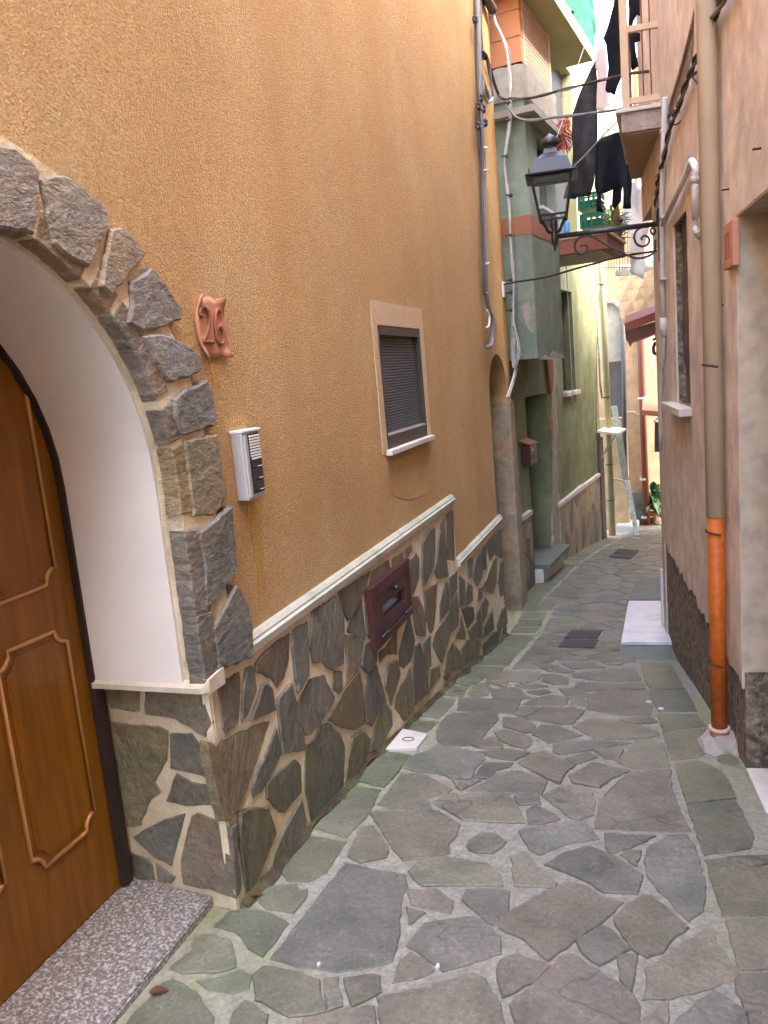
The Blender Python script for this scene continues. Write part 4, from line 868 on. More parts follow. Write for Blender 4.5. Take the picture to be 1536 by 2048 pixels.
bm = BM(); a = RP((1350, 235), 0.05); tube(bm, [a+RW.n*0.045*math.cos(k*0.5)+Vector((0, 0, 0.045*math.sin(k*0.5))) for k in range(11)], 0.005, 6); obj('loop', bm, 'rust_wire', t)

# marble slab step at the far door
sl_ = lambda p, z: ray(p)*(z/ray(p).z)
zs = -2.62
t = thing('marble_step', 'white marble doorstep slab on grey slate block by pink house corner', 'step', (-0.2, 8, -2.85))
q = [sl_(p, zs) for p in ((1242, 1283), (1334, 1283), (1334, 1201), (1257, 1201))]
bm = BM(); prism(bm, [(v.x, v.y) for v in (q[0], Vector((q[1].x+0.15, q[1].y, 0)), Vector((q[2].x+0.15, q[2].y, 0)), q[3])], lambda u, v, w: Vector((u, v, zs+w)), -0.035, 0); bevel(bm, 0.005); obj('slab', bm, 'white_marble', t)
y0 = q[0].y-0.005
bm = BM(); g0, g1 = GR((1240, 1330)), GR((1320, 1328)); yb = g0.y
quadbox(bm, [(q[0].x-0.03, yb, gz(yb)-0.05), (q[1].x+0.12, yb, gz(yb)-0.05), (q[2].x+0.15, q[2].y, -3.1), (q[3].x+0.02, q[3].y, -3.1), (q[0].x+0.0, y0-0.02, zs-0.037), (q[1].x+0.12, y0-0.02, zs-0.037), (q[2].x+0.15, q[2].y, zs-0.037), (q[3].x+0.02, q[3].y, zs-0.037)])
bevel(bm, 0.012); obj('block', bm, 'slate_step', t)
zz = -2.80; q = [sl_(p, zz) for p in ((1254, 1199), (1330, 1199), (1328, 1160), (1272, 1160))]
t = thing('slate_step', 'dark slate slab step beyond the white marble doorstep', 'step', (-0.2, 9.3, -2.95))
bm = BM(); prism(bm, [(v.x, v.y) for v in q], lambda u, v, w: Vector((u, v, zz+w)), -0.25, 0); bevel(bm, 0.01); obj('slab', bm, 'slate_step', t)
bm = BM(); prism(bm, [(p[0]*0.9+0.0, p[1]) for p in [(v.x, v.y+0.02) for v in (q[3], q[2], q[2]+Vector((0,0.3,0)), q[3]+Vector((0,0.3,0)))]], lambda u, v, w: Vector((u, v, zz+w)), -0.25, -0.06); obj('lower_slab', bm, 'slate_step', t)
# cast drain grates
GL = ['near cast iron drain grate of the front pair beside the marble step', 'rear cast iron drain grate of the front pair beside the marble step', 'front grate of the far drain pair below the tiled green wall', 'rear grate of the far drain pair below the tiled green wall']
G4 = [((1118, 1297), (1187, 1297), (1198, 1283), (1128, 1283)), ((1130, 1279), (1192, 1279), (1205, 1264), (1140, 1264)), ((1217, 1116), (1262, 1119), (1268, 1111), (1228, 1108)), ((1229, 1107), (1270, 1110), (1277, 1103), (1236, 1100))]
for lab, g4 in zip(GL, G4):
    v = [GR(p) for p in g4]; cen = sum(v, Vector())/4
    t = thing('drain_grate', lab, 'drain grate', cen, 'cast iron drain grates in the paving')
    u1 = ((v[1]-v[0])+(v[2]-v[3]))*0.5; v1 = ((v[3]-v[0])+(v[2]-v[1]))*0.5; o = cen-u1*0.5-v1*0.5
    Pq = lambda a, b, w: (lambda r: Vector((r.x, r.y, gz(r.y)+w)))(o+u1*a+v1*b)
    bm = BM()
    for a0, a1, b0, b1 in ((0, 1, 0, 0.12), (0, 1, 0.88, 1), (0, 0.05, 0.12, 0.88), (0.95, 1, 0.12, 0.88)): prism(bm, [(a0, b0), (a1, b0), (a1, b1), (a0, b1)], Pq, -0.005, 0.026)
    obj('frame', bm, 'grate_iron', t)
    bm = BM()
    for k in range(11): a = 0.075+k*0.08; prism(bm, [(a, 0.12), (a+0.045, 0.12), (a+0.045, 0.88), (a, 0.88)], Pq, -0.004, 0.023)
    prism(bm, [(0.05, 0.46), (0.95, 0.46), (0.95, 0.54), (0.05, 0.54)], Pq, -0.004, 0.0245)
    obj('bars', bm, 'grate_iron', t)
    bm = BM(); prism(bm, [(0.02, 0.02), (0.98, 0.02), (0.98, 0.98), (0.02, 0.98)], Pq, 0.0, 0.017); obj('pit', bm, 'dark_void', t)

# ================================================================== GREEN HOUSE beyond, left
green = thing('green_house', 'green plaster house with overhanging bay, bare brick upper floor and tiled base', 'house', GW.P(12, -3.0))
GU = lambda p, w=0: GW.at(p, w)
gd0, gdt = GU((1050, 795)); gd1 = GU((1092, 785))[0]; gw0, gws = GU((1127, 785)); gw1 = GU((1152, 783))[0]; gwt = GU((1126, 580))[1]
UE = GU((1206, 1000))[0]
bm = BM()
wall_mesh(bm, GW.P, [(9.2, -4.2), (UE, -4.2), (UE, 1.62), (9.2, 1.62)], [([(gd0, -2.70), (gd1, -2.70), (gd1, gdt), (gd0, gdt)], 0.48, True), ([(gw0, gws), (gw1, gws), (gw1, gwt), (gw0, gwt)], 0.22, True)], back=0.8)
obj('wall', bm, 'green_plaster', green)
bm = BM(); pbox(bm, GW, gd0+0.02, gd1-0.02, -2.69, gdt-0.01, -0.47, -0.40); obj('door', bm, 'dark_green_door', green)
bm = BM(); pbox(bm, GW, gw0+0.01, gw1-0.01, gws+0.01, gwt-0.01, -0.21, -0.16); obj('window', bm, 'dark_glass', green)
bm = BM(); pbox(bm, GW, gw0-0.05, gw1+0.06, gws-0.07, gws, -0.1, 0.07); bevel(bm, 0.005); obj('sill', bm, 'white_sill', green)
# doorstep: slate slab over a white riser
bm = BM(); pbox(bm, GW, gd0+0.004, gd1-0.004, -2.75, -2.692, -0.44, -0.002); pbox(bm, GW, gd0-0.02, gd1+0.10, -2.75, -2.69, 0.0, 0.22); bevel(bm, 0.008); obj('doorstep', bm, 'slate_step', green)
bm = BM(); pbox(bm, GW, gd0-0.02, gd1+0.05, -3.2, -2.755, 0.002, 0.12); obj('step_riser', bm, 'white_sill', green)
# strip of bare plaster beside the door
rz = random.Random(9); zlist = [1.0-0.14*k for k in range(32)]
za = GU((1105, 690))[1]; zb = GU((1112, 1120))[1]; n = 26; left, right = [], []
for k in range(n+1):
    f = k/n; py = 705+(1118-705)*f; px = 1102+(1106-1102)*f; ua_, z = GU((px, py)); ub_ = GU((px+8+4*f+rz.uniform(-2, 2.5)+1.5*math.sin(k*0.9)+(6 if f > 0.72 else 0), py))[0]
    left.append((ua_+rz.uniform(-0.03, 0.03), z)); right.append((ub_, z))
bm = BM()
for k in range(n):
    prism(bm, [left[k], right[k], right[k+1], left[k+1]], GW.P, -0.02, 0.010)
bmesh.ops.remove_doubles(bm, verts=bm.verts, dist=0.0005); obj('bare_plaster', bm, 'bare_plaster', green)
bm = BM(); q0 = GU((1098, 705), 0.02); prism(bm, [(q0[0]-0.22, q0[1]), (q0[0]+0.14, q0[1]), (q0[0]+0.13, q0[1]-0.28), (q0[0]+0.02, q0[1]-0.55), (q0[0]-0.08, q0[1]-0.6), (q0[0]-0.16, q0[1]-0.25)], GW.P, -0.02, 0.04); obj('bare_brick', bm, 'red_band', green)
# crazy tile facing either side of the door, with copings
def tiles(u0, u1, ztop, zbot0, zbot1, seed):
    bm = BM(); lay = bm.loops.layers.float_color.new('tint'); r_ = random.Random(seed)
    TT = [(0.75,0.78,0.85), (1.25,1.1,0.85), (1.0,0.95,0.9), (1.4,1.25,0.95), (0.6,0.62,0.68), (1.1,1.1,1.0), (1.3,0.98,0.75), (1.5,1.4,1.2)]
    sd = [(r_.uniform(u0, u1), r_.uniform(min(zbot0, zbot1), ztop)) for _ in range(int((u1-u0)*15))]
    for i, (x, z) in enumerate(sd):
        c = [(x-0.6, z-0.9), (x+0.6, z-0.9), (x+0.6, z+0.9), (x-0.6, z+0.9)]
        for j, (a, b) in enumerate(sd):
            if i == j or abs(a-x) > 1.0 or abs(b-z) > 1.4: continue
            nx, nz = (a-x)*2.0, (b-z)*0.6; mx, mz = (a+x)/2, (b+z)/2
            c = clip(c, nx, nz, nx*mx+nz*mz)
            if len(c) < 3: break
        if len(c) < 3: continue
        c = clip(c, -1, 0, -u0); c = clip(c, 1, 0, u1) if len(c) > 2 else c; c = clip(c, 0, 1, ztop) if len(c) > 2 else c
        sl = (zbot1-zbot0)/(u1-u0); c = clip(c, sl, -1, sl*u0-zbot0) if len(c) > 2 else c
        if len(c) < 3: continue
        t_ = r_.choice(TT); stone(bm, inset(c, 0.004) if area2(c) > 0 else c, GW.P, 0.035+r_.uniform(0, 0.004), 0.0, step=0.2, jit=0.002, bev=0.003, tint=(*t_, 0.2), lay=lay, seed=seed*100+i)
    obj('tile_cladding', bm, 'tile_stone', green)
    bm = BM(); prism(bm, [(u0, zbot0-0.2), (u1, zbot1-0.2), (u1, ztop), (u0, ztop)], GW.P, -0.02, 0.028); obj('tile_bed', bm, 'wall_mortar', green)
ta, tz1 = GU((1118, 1008), 0.03); tb = GU((1198, 955), 0.03)[0]
def gzu(u): q = GW.P(u, 0); return gz(q.y)
tiles(ta+0.05, tb, tz1-0.05, gzu(ta), gzu(tb), 31)
bm = BM(); prism(bm, [(ta, tz1-0.045), (tb+0.02, tz1-0.045), (tb+0.02, tz1+0.012), (ta+1.9, tz1+0.012), (ta+1.6, tz1+0.03), (ta+0.6, tz1+0.012), (ta, tz1+0.012)], GW.P, 0, 0.055); obj('coping', bm, 'white_sill', green)
tl, tz2 = GU((1031, 1044), 0.03); tl1 = GU((1061, 1027), 0.03)[0]
tiles(tl, tl1, tz2-0.04, gzu(tl)-0.1, gzu(tl1)-0.1, 33)
bm = BM(); pbox(bm, GW, tl, tl1+0.02, tz2-0.035, tz2+0.02, 0, 0.06); obj('coping', bm, 'white_sill', green)
# overhanging bay
BW = 0.45
b0 = GU((1064, 500), BW)[0]; b1 = GU((1121, 560), BW)[0]; zbb = GU((1074, 716), BW)[1]; zr0 = GU((1062, 467), BW)[1]; zr1 = GU((1062, 430), BW)[1]
zc0, zc1 = GU((1064, 245), BW)[1], GU((1064, 236), BW)[1]; zk0 = GU((1046, 195), BW)[1]; zk1 = GU((1046, 130), BW)[1]
bw0 = GU((1074, 300), BW)[0]; bw1 = GU((1110, 380), BW)[0]; bwz0 = zr1+0.16; bwz1 = zc0-0.12
bm = BM()
PB = lambda u, z, w: GW.P(u, z, BW+w)
wall_mesh(bm, PB, [(b0, zbb), (b1, zbb), (b1, zk0), (b0, zk0)], [([(bw0, bwz0), (bw1, bwz0), (bw1, bwz1), (bw0, bwz1)], 0.16, True)], back=BW+0.5)
bay = obj('bay', bm, 'bay_plaster', green)
bm = BM(); pbox(bm, GW, b0-0.004, b1+0.004, zr0, zr1, -0.4, BW+0.004); obj('painted_band', bm, 'red_band', bay)
bm = BM(); pbox(bm, GW, bw0+0.01, bw1-0.01, bwz0+0.005, bwz1-0.01, BW-0.15, BW-0.11); obj('window', bm, 'dark_glass', bay)
bm = BM(); pbox(bm, GW, bw0+0.12, bw0+0.19, bwz0+0.005, bwz1-0.01, BW-0.11, BW-0.08); pbox(bm, GW, bw0+0.19, bw1-0.3, bwz0+0.01, bwz0+0.06, BW-0.11, BW-0.08); obj('window_frame', bm, 'weathered_white', bay)
bm = BM(); pbox(bm, GW, bw0-0.04, bw1+0.04, bwz0-0.035, bwz0-0.002, BW-0.14, BW+0.05); obj('sill', bm, 'white_sill', bay)
bm = BM(); pbox(bm, GW, b0+0.05, b0+0.051, zbb+0.0, zbb+0.001, 0, BW); bm.free()
# broken plaster at the foot of the bay
bm = BM(); rz = random.Random(4); bot = [(b0+0.15+(b1-b0-0.2)*k/12, zbb-0.02+rz.uniform(0.02, 0.10)) for k in range(13)]
prism(bm, [(b0+0.15, zbb-0.025)]+[(b1-0.02, zbb-0.025)]+bot[::-1], PB, -0.03, 0.007); obj('broken_edge', bm, 'bare_plaster', bay)
bm = BM(); f0 = GW.atu((1064, 640), b0-0.005)
prism(bm, [(f0[0]-0.11, f0[1]+0.17), (f0[0]-0.03, f0[1]+0.23), (f0[0]+0.0, f0[1]+0.05), (f0[0]+0.012, f0[1]-0.16), (f0[0]-0.05, f0[1]-0.10), (f0[0]-0.1, f0[1]+0.02)], lambda u, v, w: GW.P(b0-w, v, min(u, BW)), -0.02, 0.006); obj('broken_patch', bm, 'rough_plaster', bay)
bm = BM(); pbox(bm, GW, b0-0.02, b0-0.004, zbb+0.0, zbb+0.19, -0.3, BW-0.05); obj('lower_lip', bm, 'bay_plaster', bay)
# thin canopy slab, ring beam, brick storey
bm = BM(); pbox(bm, GW, b0-0.12, b1+0.45, zc0, zc1+0.02, -0.3, BW+0.14); obj('canopy_slab', bm, 'concrete', green)
bm = BM(); pbox(bm, GW, b0+0.02, b1, zc1+0.02, zk0, -0.3, BW-0.06); obj('upper_strip', bm, 'yellow_plaster', green)
bm = BM(); pbox(bm, GW, b0-0.03, b1+0.05, zk0+0.002, zk1, -0.4, BW+0.05)
bmesh.ops.subdivide_edges(bm, edges=bm.edges[:], cuts=8, use_grid_fill=True)
for v in bm.verts:
    if v.co.z > zk1-0.01: v.co.z += 0.035*noise.noise(v.co*9)
obj('ring_beam', bm, 'concrete', green)
bm = BM(); zt = zk1+2.6
# end face: three courses of hollow bricks seen on the flat
course = 0.27; k = 0; z = zk1+0.03
while z < zt:
    off = -0.30 if k % 2 else -0.17
    x = BW-0.36+off*0
    for a, b in (((-0.4, 0.12), (0.132, BW)) if k % 2 else ((-0.4, -0.05), (-0.038, BW))): pbox(bm, GW, b0, b0+0.10, z, z+course-0.015, a, b)
    z += course; k += 1
obj('hollow_brick', bm, 'hollow_brick', green)
bm = BM(); pbox(bm, GW, b0+0.012, b1, zk1+0.03, zt, -0.4, BW-0.012); obj('brick_core', bm, 'bare_plaster', green)
bm = BM(); z = zk1+0.05
while z < zt:
    pbox(bm, GW, b0+0.17, b1-0.02, z, z+0.030, BW-0.02, BW+0.002); z += 0.045
obj('ribbed_brick', bm, 'brick_face', green)
bm = BM(); pbox(bm, GW, b0+0.10, b0+0.165, zk1+0.03, zt, BW-0.02, BW+0.006); pbox(bm, GW, b1-0.10, b1+0.012, zk1+0.03, zt, BW-0.02, BW+0.008); obj('corner_strip', bm, 'brick_face', green)
# pale yellow upper wall behind the bay
yw0 = GU((1128, 150))[0]; 
ywl = GU((1128, 190))
bm = BM(); yu0, yz0 = GU((1131, 185)); yu1 = GU((1143, 185))[0]
wall_mesh(bm, GW.P, [(b1+0.0, 1.625), (UE, 1.625), (UE, 5.6), (b1+0.0, 5.6)], [([(b1+0.3, 2.0), (yu1, 2.0), (yu1, GU((1140, 145))[1]), (b1+0.3, GU((1140, 145))[1])], 0.2, True)], back=0.7)
obj('upper_wall', bm, 'yellow_plaster', green)
bm = BM(); pbox(bm, GW, b1+0.31, yu1-0.01, 2.0, GU((1140, 145))[1]-0.01, -0.19, -0.15); obj('upper_window', bm, 'dark_void', green)
# upper balcony slab with netting
UB = 0.75; ua, uz = GU((1130, 30), UB); ub2 = GU((1192, 130), UB)
bm = BM(); pbox(bm, GW, ua-1.2, ub2[0]-0.2, uz-0.02, uz+0.16, -0.2, UB); bev = obj('upper_balcony', bm, 'yellow_plaster', green)
bm = BM(); u = ua-1.0
tube(bm, [GW.P(ua-1.2, uz+1.05, UB-0.06), GW.P(ub2[0]-0.25, uz+1.05, UB-0.06)], 0.02, 6)
obj('handrail', bm, 'beige_paint', bev)
bm = BM()
while u < ub2[0]-0.25: tube(bm, [GW.P(u, uz+0.1, UB-0.06), GW.P(u, uz+1.05, UB-0.06)], 0.008, 5); u += 0.12
obj('balusters', bm, 'beige_paint', bev)
bm = BM(); nn = 30
nv = [[bm.verts.new(GW.P(ua-0.9+(ub2[0]-ua+0.95)*i/nn, uz+0.17+(1.05-0.65*max(0, i/nn-0.45)/0.55*(0.8+0.3*math.sin(i*1.7)))*j/8, UB-0.02+0.05*noise.noise(Vector((i*0.4, j*0.5, 1)))+0.02*math.sin(j*1.9+i))) for j in range(9)] for i in range(nn+1)]
for i in range(nn):
    for j in range(8): bm.faces.new((nv[i][j], nv[i+1][j], nv[i+1][j+1], nv[i][j+1]))
t = tag(obj('safety_net', bm, 'sheer_net', None, smooth=True), 'torn bright green netting draped over the topmost balcony railing', 'netting')
# lower balcony past the bay
(w0, z0) = GW.atu((1121, 478), b1); (w1, z1) = GW.atu((1214, 466), b1); z2 = GW.atu((1121, 510), b1)[1]
LBW = w1; LB1 = GU((1249, 507), LBW)[0]
bm = BM(); pbox(bm, GW, b1+0.01, LB1, z2, z1, -0.1, LBW); bmesh.ops.subdivide_edges(bm, edges=bm.edges[:], cuts=3, use_grid_fill=True)
lb = obj('balcony', bm, 'red_band', green)
bm = BM(); pbox(bm, GW, b1+0.09, LB1-0.02, z2-0.006, z2-0.001, -0.05, LBW-0.10); obj('soffit', bm, 'grey_panel', lb)
bm = BM(); pbox(bm, GW, b1+0.0, LB1+0.03, z1+0.001, z1+0.035, 0.0, LBW+0.03); obj('slab_edge', bm, 'beige_paint', lb)
bm = BM(); u = b1+0.9
while u < LB1: tube(bm, [GW.P(u, z1+0.03, LBW-0.05), GW.P(u, z1+0.95, LBW-0.05)], 0.007, 5); u += 0.085
obj('balusters', bm, 'brown_pipe', lb)
bm = BM(); tube(bm, [GW.P(b1+0.9, z1+0.95, LBW-0.05), GW.P(LB1, z1+0.95, LBW-0.05)], 0.015, 6); obj('handrail', bm, 'brown_pipe', lb)
# things standing on that balcony
def crate(px0, px1, py0, py1, u, label):
    (wa, za_), (wb, zb_) = GW.atu((px0, py1), u), GW.atu((px1, py0), u)
    t = thing('plastic_crate', label, 'crate', GW.P(u, za_, wa)); D_ = 0.36
    bm = BM(); H = zb_-za_; nb = 4
    for k in range(nb+1): z = za_+H*k/nb; pbox(bm, GW, u, u+D_, z-(0.02 if k == nb else 0.0), z+0.02, wa, wa+0.018); pbox(bm, GW, u, u+D_, z-(0.02 if k == nb else 0), z+0.02, wb-0.018, wb); pbox(bm, GW, u, u+0.018, z-(0.02 if k == nb else 0), z+0.02, wa+0.0185, wb-0.0185)
    obj('rim', bm, 'green_plastic', t)
    bm = BM()
    for k in range(5): w = wa+(wb-wa-0.03)*k/4; pbox(bm, GW, u-0.003, u+0.012, za_+0.0, zb_, w, w+0.03)
    obj('ribs', bm, 'green_plastic', t)
    bm = BM(); pbox(bm, GW, u+0.02, u+0.026, za_, zb_-0.08, wa+0.02, wb-0.02); pbox(bm, GW, u+0.03, u+D_, za_-0.0, za_+0.015, wa+0.02, wb-0.02); pbox(bm, GW, u+0.03, u+D_, za_+0.02, zb_-0.08, wb-0.030, wb-0.020); obj('side', bm, 'green_plastic', t)
crate(1156, 1199, 384, 422, b1+0.24, 'upper green plastic crate stacked on the red edged balcony')
crate(1160, 1206, 424, 458, b1+0.24, 'lower green plastic crate standing on the red edged balcony')
for i, (px, cl, lab) in enumerate(((1122, 'weathered_white', 'white plastic bottle on the balcony corner beside the lantern'), (1134, 'bottle_blue', 'blue and pink bottle standing by the green crates'))):
    wq = GW.atu((px, 460), b1+0.12)[0]; p = GW.P(b1+0.12, z1+0.036, wq)
    t = thing('bottle', lab, 'bottle', p); bm = BM(); lathe(bm, p, [(0.04, 0), (0.042, 0.02), (0.042, 0.17), (0.03, 0.2), (0.016, 0.22), (0.016, 0.235)], 12); obj('body', bm, cl, t, smooth=True)
    bm = BM(); lathe(bm, p+Vector((0, 0, 0.236)), [(0.018, 0), (0.018, 0.03)], 10); obj('cap', bm, 'chilli' if i else 'bottle_blue', t)
def leaf(bm, p, d, L, W, droop):
    d = Vector(d).normalized(); s = d.cross(Vector((0, 0, 1))); s = s.normalized() if s.length > 0.05 else Vector((1, 0, 0)); pv = None
    for k in range(6):
        f = k/5; c = p+d*L*f-Vector((0, 0, 1))*droop*L*f*f; hw_ = W*math.sin(math.pi*min(1, 0.12+f*0.88))*0.5
        q = (bm.verts.new(c-s*hw_+Vector((0, 0, hw_*0.3))), bm.verts.new(c), bm.verts.new(c+s*hw_+Vector((0, 0, hw_*0.3))))
        if pv: bm.faces.new((pv[0], pv[1], q[1], q[0])); bm.faces.new((pv[1], pv[2], q[2], q[1]))
        pv = q
def plant(name, label, base, n, L, W, m, seed, droop=0.5, spread=1.0, pot=None, stem=0.25):
    r_ = random.Random(seed); t = thing(name, label, 'plant', base)
    z0 = 0
    if pot:
        bm = BM(); lathe(bm, base, [(pot*0.7, 0), (pot, pot*1.5), (pot*1.08, pot*1.5), (pot*1.08, pot*1.75), (pot*0.9, pot*1.75), (pot*0.85, pot*1.55)], 16); obj('pot', bm, 'clay', t, smooth=False); z0 = pot*1.6
    bm = BM()
    for k in range(n):
        a = r_.uniform(0, 2*math.pi); e = r_.uniform(0.1, 1.3); p = Vector(base)+Vector((0.06*math.cos(a), 0.06*math.sin(a), z0+r_.uniform(0, stem)))
        leaf(bm, p, (math.cos(a)*math.cos(e)*spread, math.sin(a)*math.cos(e)*spread, math.sin(e)), L*r_.uniform(0.6, 1.15), W*r_.uniform(0.7, 1.2), droop*r_.uniform(0.4, 1.3))
    obj('leaves', bm, m, t, smooth=True)
    bm = BM()
    for k in range(5): a = k*1.26; tube(bm, [Vector(base)+Vector((0, 0, z0)), Vector(base)+Vector((0.05*math.cos(a), 0.05*math.sin(a), z0+stem))], 0.006, 5)
    obj('stem', bm, m, t)
for i, (px, uo, lab) in enumerate(((1222, 1.3, 'bright leafy pot plant behind the balcony bars under the black jumper'), (1236, 2.0, 'green pot plant at the far end of the red edged balcony'))):
    wq = GW.atu((px, 440), b1+uo)[0]; plant('balcony_plant', lab, GW.P(b1+uo, z1+0.036, min(wq, LBW-0.1)), 46, 0.20, 0.05, 'fresh_leaf' if i == 0 else 'leaf', 50+i, 0.5, 1, 0.09, 0.32)
# chilli bunch hanging from the canopy corner
cp = PY((1127, 268), 10.75)
t = thing('chilli_bunch', 'red bunch of dried chillies hanging under the concrete beam', 'chillies', cp)
bm = BM(); r_ = random.Random(8)
for k in range(60):
    a = r_.uniform(0, 6.28); p = cp+Vector((0.07*math.cos(a)*r_.random(), 0.07*math.sin(a)*r_.random(), r_.uniform(-0.16, 0.18))); d = Vector((math.cos(a)*0.06, math.sin(a)*0.06, -0.05))
    tube(bm, [p, p+d*0.6, p+d*1.0+Vector((0, 0, -0.025))], [0.011, 0.010, 0.003], 5)
obj('pods', bm, 'chilli', t, smooth=True)
bm = BM(); tube(bm, [cp+Vector((0, 0, -0.1)), cp+Vector((0.0, 0, 0.42))], 0.004, 5); obj('string', bm, 'pale_cable', t)
# letter box by the green door
(lu, lz) = GU((1043, 938), 0.1); lu1 = GU((1064, 940), 0.1)[0]; lzt = GU((1045, 893), 0.1)[1]
lu0 = GU((1044, 900), 0.03)[0]
t = thing('letter_box', 'dark maroon letter box with sloping reddish lid on green wall by the door', 'letter box', GW.P(lu0, lz, 0))
LX0, LX1 = gd0-0.36, gd0-0.04
bm = BM(); pbox(bm, GW, LX0, LX1, lz, lzt-0.02, 0.002, 0.13); bevel(bm, 0.005); obj('body', bm, 'maroon_paint', t)
bm = BM(); P_ = GW.P
quadbox(bm, [P_(LX0-0.015, lzt-0.018, 0.155), P_(LX1+0.015, lzt-0.018, 0.155), P_(LX1+0.015, lzt+0.04, 0.002), P_(LX0-0.015, lzt+0.04, 0.002), P_(LX0-0.015, lzt-0.004, 0.155), P_(LX1+0.015, lzt-0.004, 0.155), P_(LX1+0.015, lzt+0.056, 0.002), P_(LX0-0.015, lzt+0.056, 0.002)]); obj('lid', bm, 'clay', t)
bm = BM(); pbox(bm, GW, LX0+0.08, LX0+0.15, lzt-0.10, lzt-0.07, 0.131, 0.134); obj('name_card', bm, 'weathered_white', t)
bm = BM(); pbox(bm, GW, LX0+0.04, LX1-0.04, lz+0.06, lzt-0.14, 0.131, 0.136); obj('front_panel', bm, 'dark_pipe', t)
# number tile by the green door
(nu, nz_) = GU((1101, 848)); t = thing('house_number_plate', 'narrow terracotta number tile beside the dark green doorway', 'number plate', GW.P(nu, nz_))
bm = BM(); pbox(bm, GW, gd1+0.03, gd1+0.16, nz_-0.09, nz_+0.10, 0.0, 0.04); bevel(bm, 0.006); obj('plate', bm, 'terracotta', t)
bm = BM(); pbox(bm, GW, gd1+0.085, gd1+0.10, nz_-0.05, nz_+0.06, 0.038, 0.045); obj('numeral', bm, 'dark_terracotta', t)
# cream downpipe at the end of the green house
cpu = GU((1213, 800), 0.07)[0]; cg = gz(GW.P(cpu, 0, 0.08).y)
t = thing('downpipe', 'cream painted downpipe with orange foot at the end of green house', 'downpipe', GW.P(cpu, cg, 0.07))
bm = BM(); tube(bm, [GW.P(cpu, cg+0.12, 0.08), GW.P(cpu, 5.4, 0.08)], 0.062, 16); o = obj('pipe', bm, 'cream_pipe', t)
for p in o.data.polygons: p.use_smooth = len(p.vertices) == 4
bm = BM(); tube(bm, [GW.P(cpu, cg-0.03, 0.08), GW.P(cpu, cg+0.12, 0.08)], 0.068, 16); obj('foot', bm, 'clay', t)
for z in (1.35, -0.75, -2.05, -2.75): bm = BM(); tube(bm, [GW.P(cpu-0.09, z, 0.02), GW.P(cpu-0.07, z, 0.10), GW.P(cpu, z, 0.146), GW.P(cpu+0.07, z, 0.10)], 0.010, 6); obj('clip', bm, 'rust_wire', t)
t = tag(None or obj('wall_wire', (lambda b: (tube(b, smooth_path([GW.P(GU((x, yv))[0], GU((x, yv))[1], 0.012) for x, yv in ((1199, 548), (1195, 640), (1192, 700), (1191, 790), (1192, 880))], 5), 0.006, 5), b)[1])(BM()), 'dark_pipe'), 'thin dark wire running down the green wall to the white shelf', 'wire')
tag(obj('green_conduit', (lambda b: (tube(b, [GW.P(cpu-0.35, 1.6, 0.03), GW.P(cpu-0.35, -0.5, 0.03), GW.P(cpu-0.22, -0.75, 0.03)], 0.022, 8), b)[1])(BM()), 'pale_green', smooth=True), 'pale green conduit running beside the cream downpipe', 'conduit')
tag(obj('clothes_wire', (lambda b: (tube(b, [GW.P(b1+0.25, z1, LBW*0.45), GW.P(b1+0.25, gws-0.1, LBW*0.45)], 0.006, 5), b)[1])(BM()), 'pale_cable'), 'thin vertical cord hanging from the balcony before the green window', 'cord')
# white board shelf over a low doorway, on a brace
(su, sz) = GU((1195, 866)); 
sb = [GU((1195, 866), 0)]
u0s = GU((1194, 866))[0]; zsf = GU((1194, 866))[1]; w_out = GW.atu((1236, 880), u0s)[0]; u1s = GU((1252, 860), w_out)[0]
t = thing('door_canopy', 'small white board canopy on a diagonal brace at the end of green house', 'canopy', GW.P(u0s, zsf))
bm = BM(); quadbox(bm, [P_(u0s, zsf, 0.0), P_(u1s, zsf, 0.0), P_(u1s, zsf-0.06, w_out), P_(u0s, zsf-0.06, w_out), P_(u0s, zsf+0.04, 0.0), P_(u1s, zsf+0.04, 0.0), P_(u1s, zsf-0.02, w_out), P_(u0s, zsf-0.02, w_out)]); obj('board', bm, 'cream_board', t)
bm = BM(); tube(bm, [P_(u0s+0.05, zsf-0.55, 0.0), P_(u0s+0.05, zsf-0.07, w_out*0.85)], 0.02, 6); obj('brace', bm, 'cream_pipe', t)
bm = BM(); pbox(bm, GW, UE-0.35, UE-0.02, -3.5, zsf-0.1, 0.004, 0.05); obj('doorway', bm, 'grey_door', green)

# ================================================================== pink house balcony
BY0, BY1 = 7.0, 8.75
(bw_, bzt) = RW.atu((1233, 225), BY0+0.05); bzb = RW.atu((1240, 270), BY0+0.05)[1]
bal = None
def bslab(bm, u0, u1, z0, z1, off, wi=0.013):
    P = RW.P; k = 0.115; o0, o1 = bw_+off-k*(u0-BY0), bw_+off-k*(u1-BY0)
    quadbox(bm, [P(u0,z0,wi),P(u1,z0,wi),P(u1,z0,o1),P(u0,z0,o0),P(u0,z1,wi),P(u1,z1,wi),P(u1,z1,o1),P(u0,z1,o0)])
bm = BM(); bslab(bm, BY0, BY1, bzb, bzt-0.03, -0.03); bmesh.ops.subdivide_edges(bm, edges=bm.edges[:], cuts=6, use_grid_fill=True)
for v in bm.verts: v.co += Vector((0, -0.012*abs(noise.noise(v.co*11)), 0)) if v.co.y < BY0+0.1 else Vector((0, 0, 0))
bal = obj('balcony', bm, 'rough_plaster', pink)
bm = BM(); bslab(bm, BY0+0.03, BY1-0.02, bzb-0.012, bzb-0.001, -0.045); obj('soffit', bm, 'under_slab', bal)
bm = BM(); bslab(bm, BY0-0.03, BY1+0.02, bzt-0.028, bzt, 0.01, 0.014); bevel(bm, 0.004); obj('slab_edge', bm, 'white_sill', bal)
pw = bw_-0.055
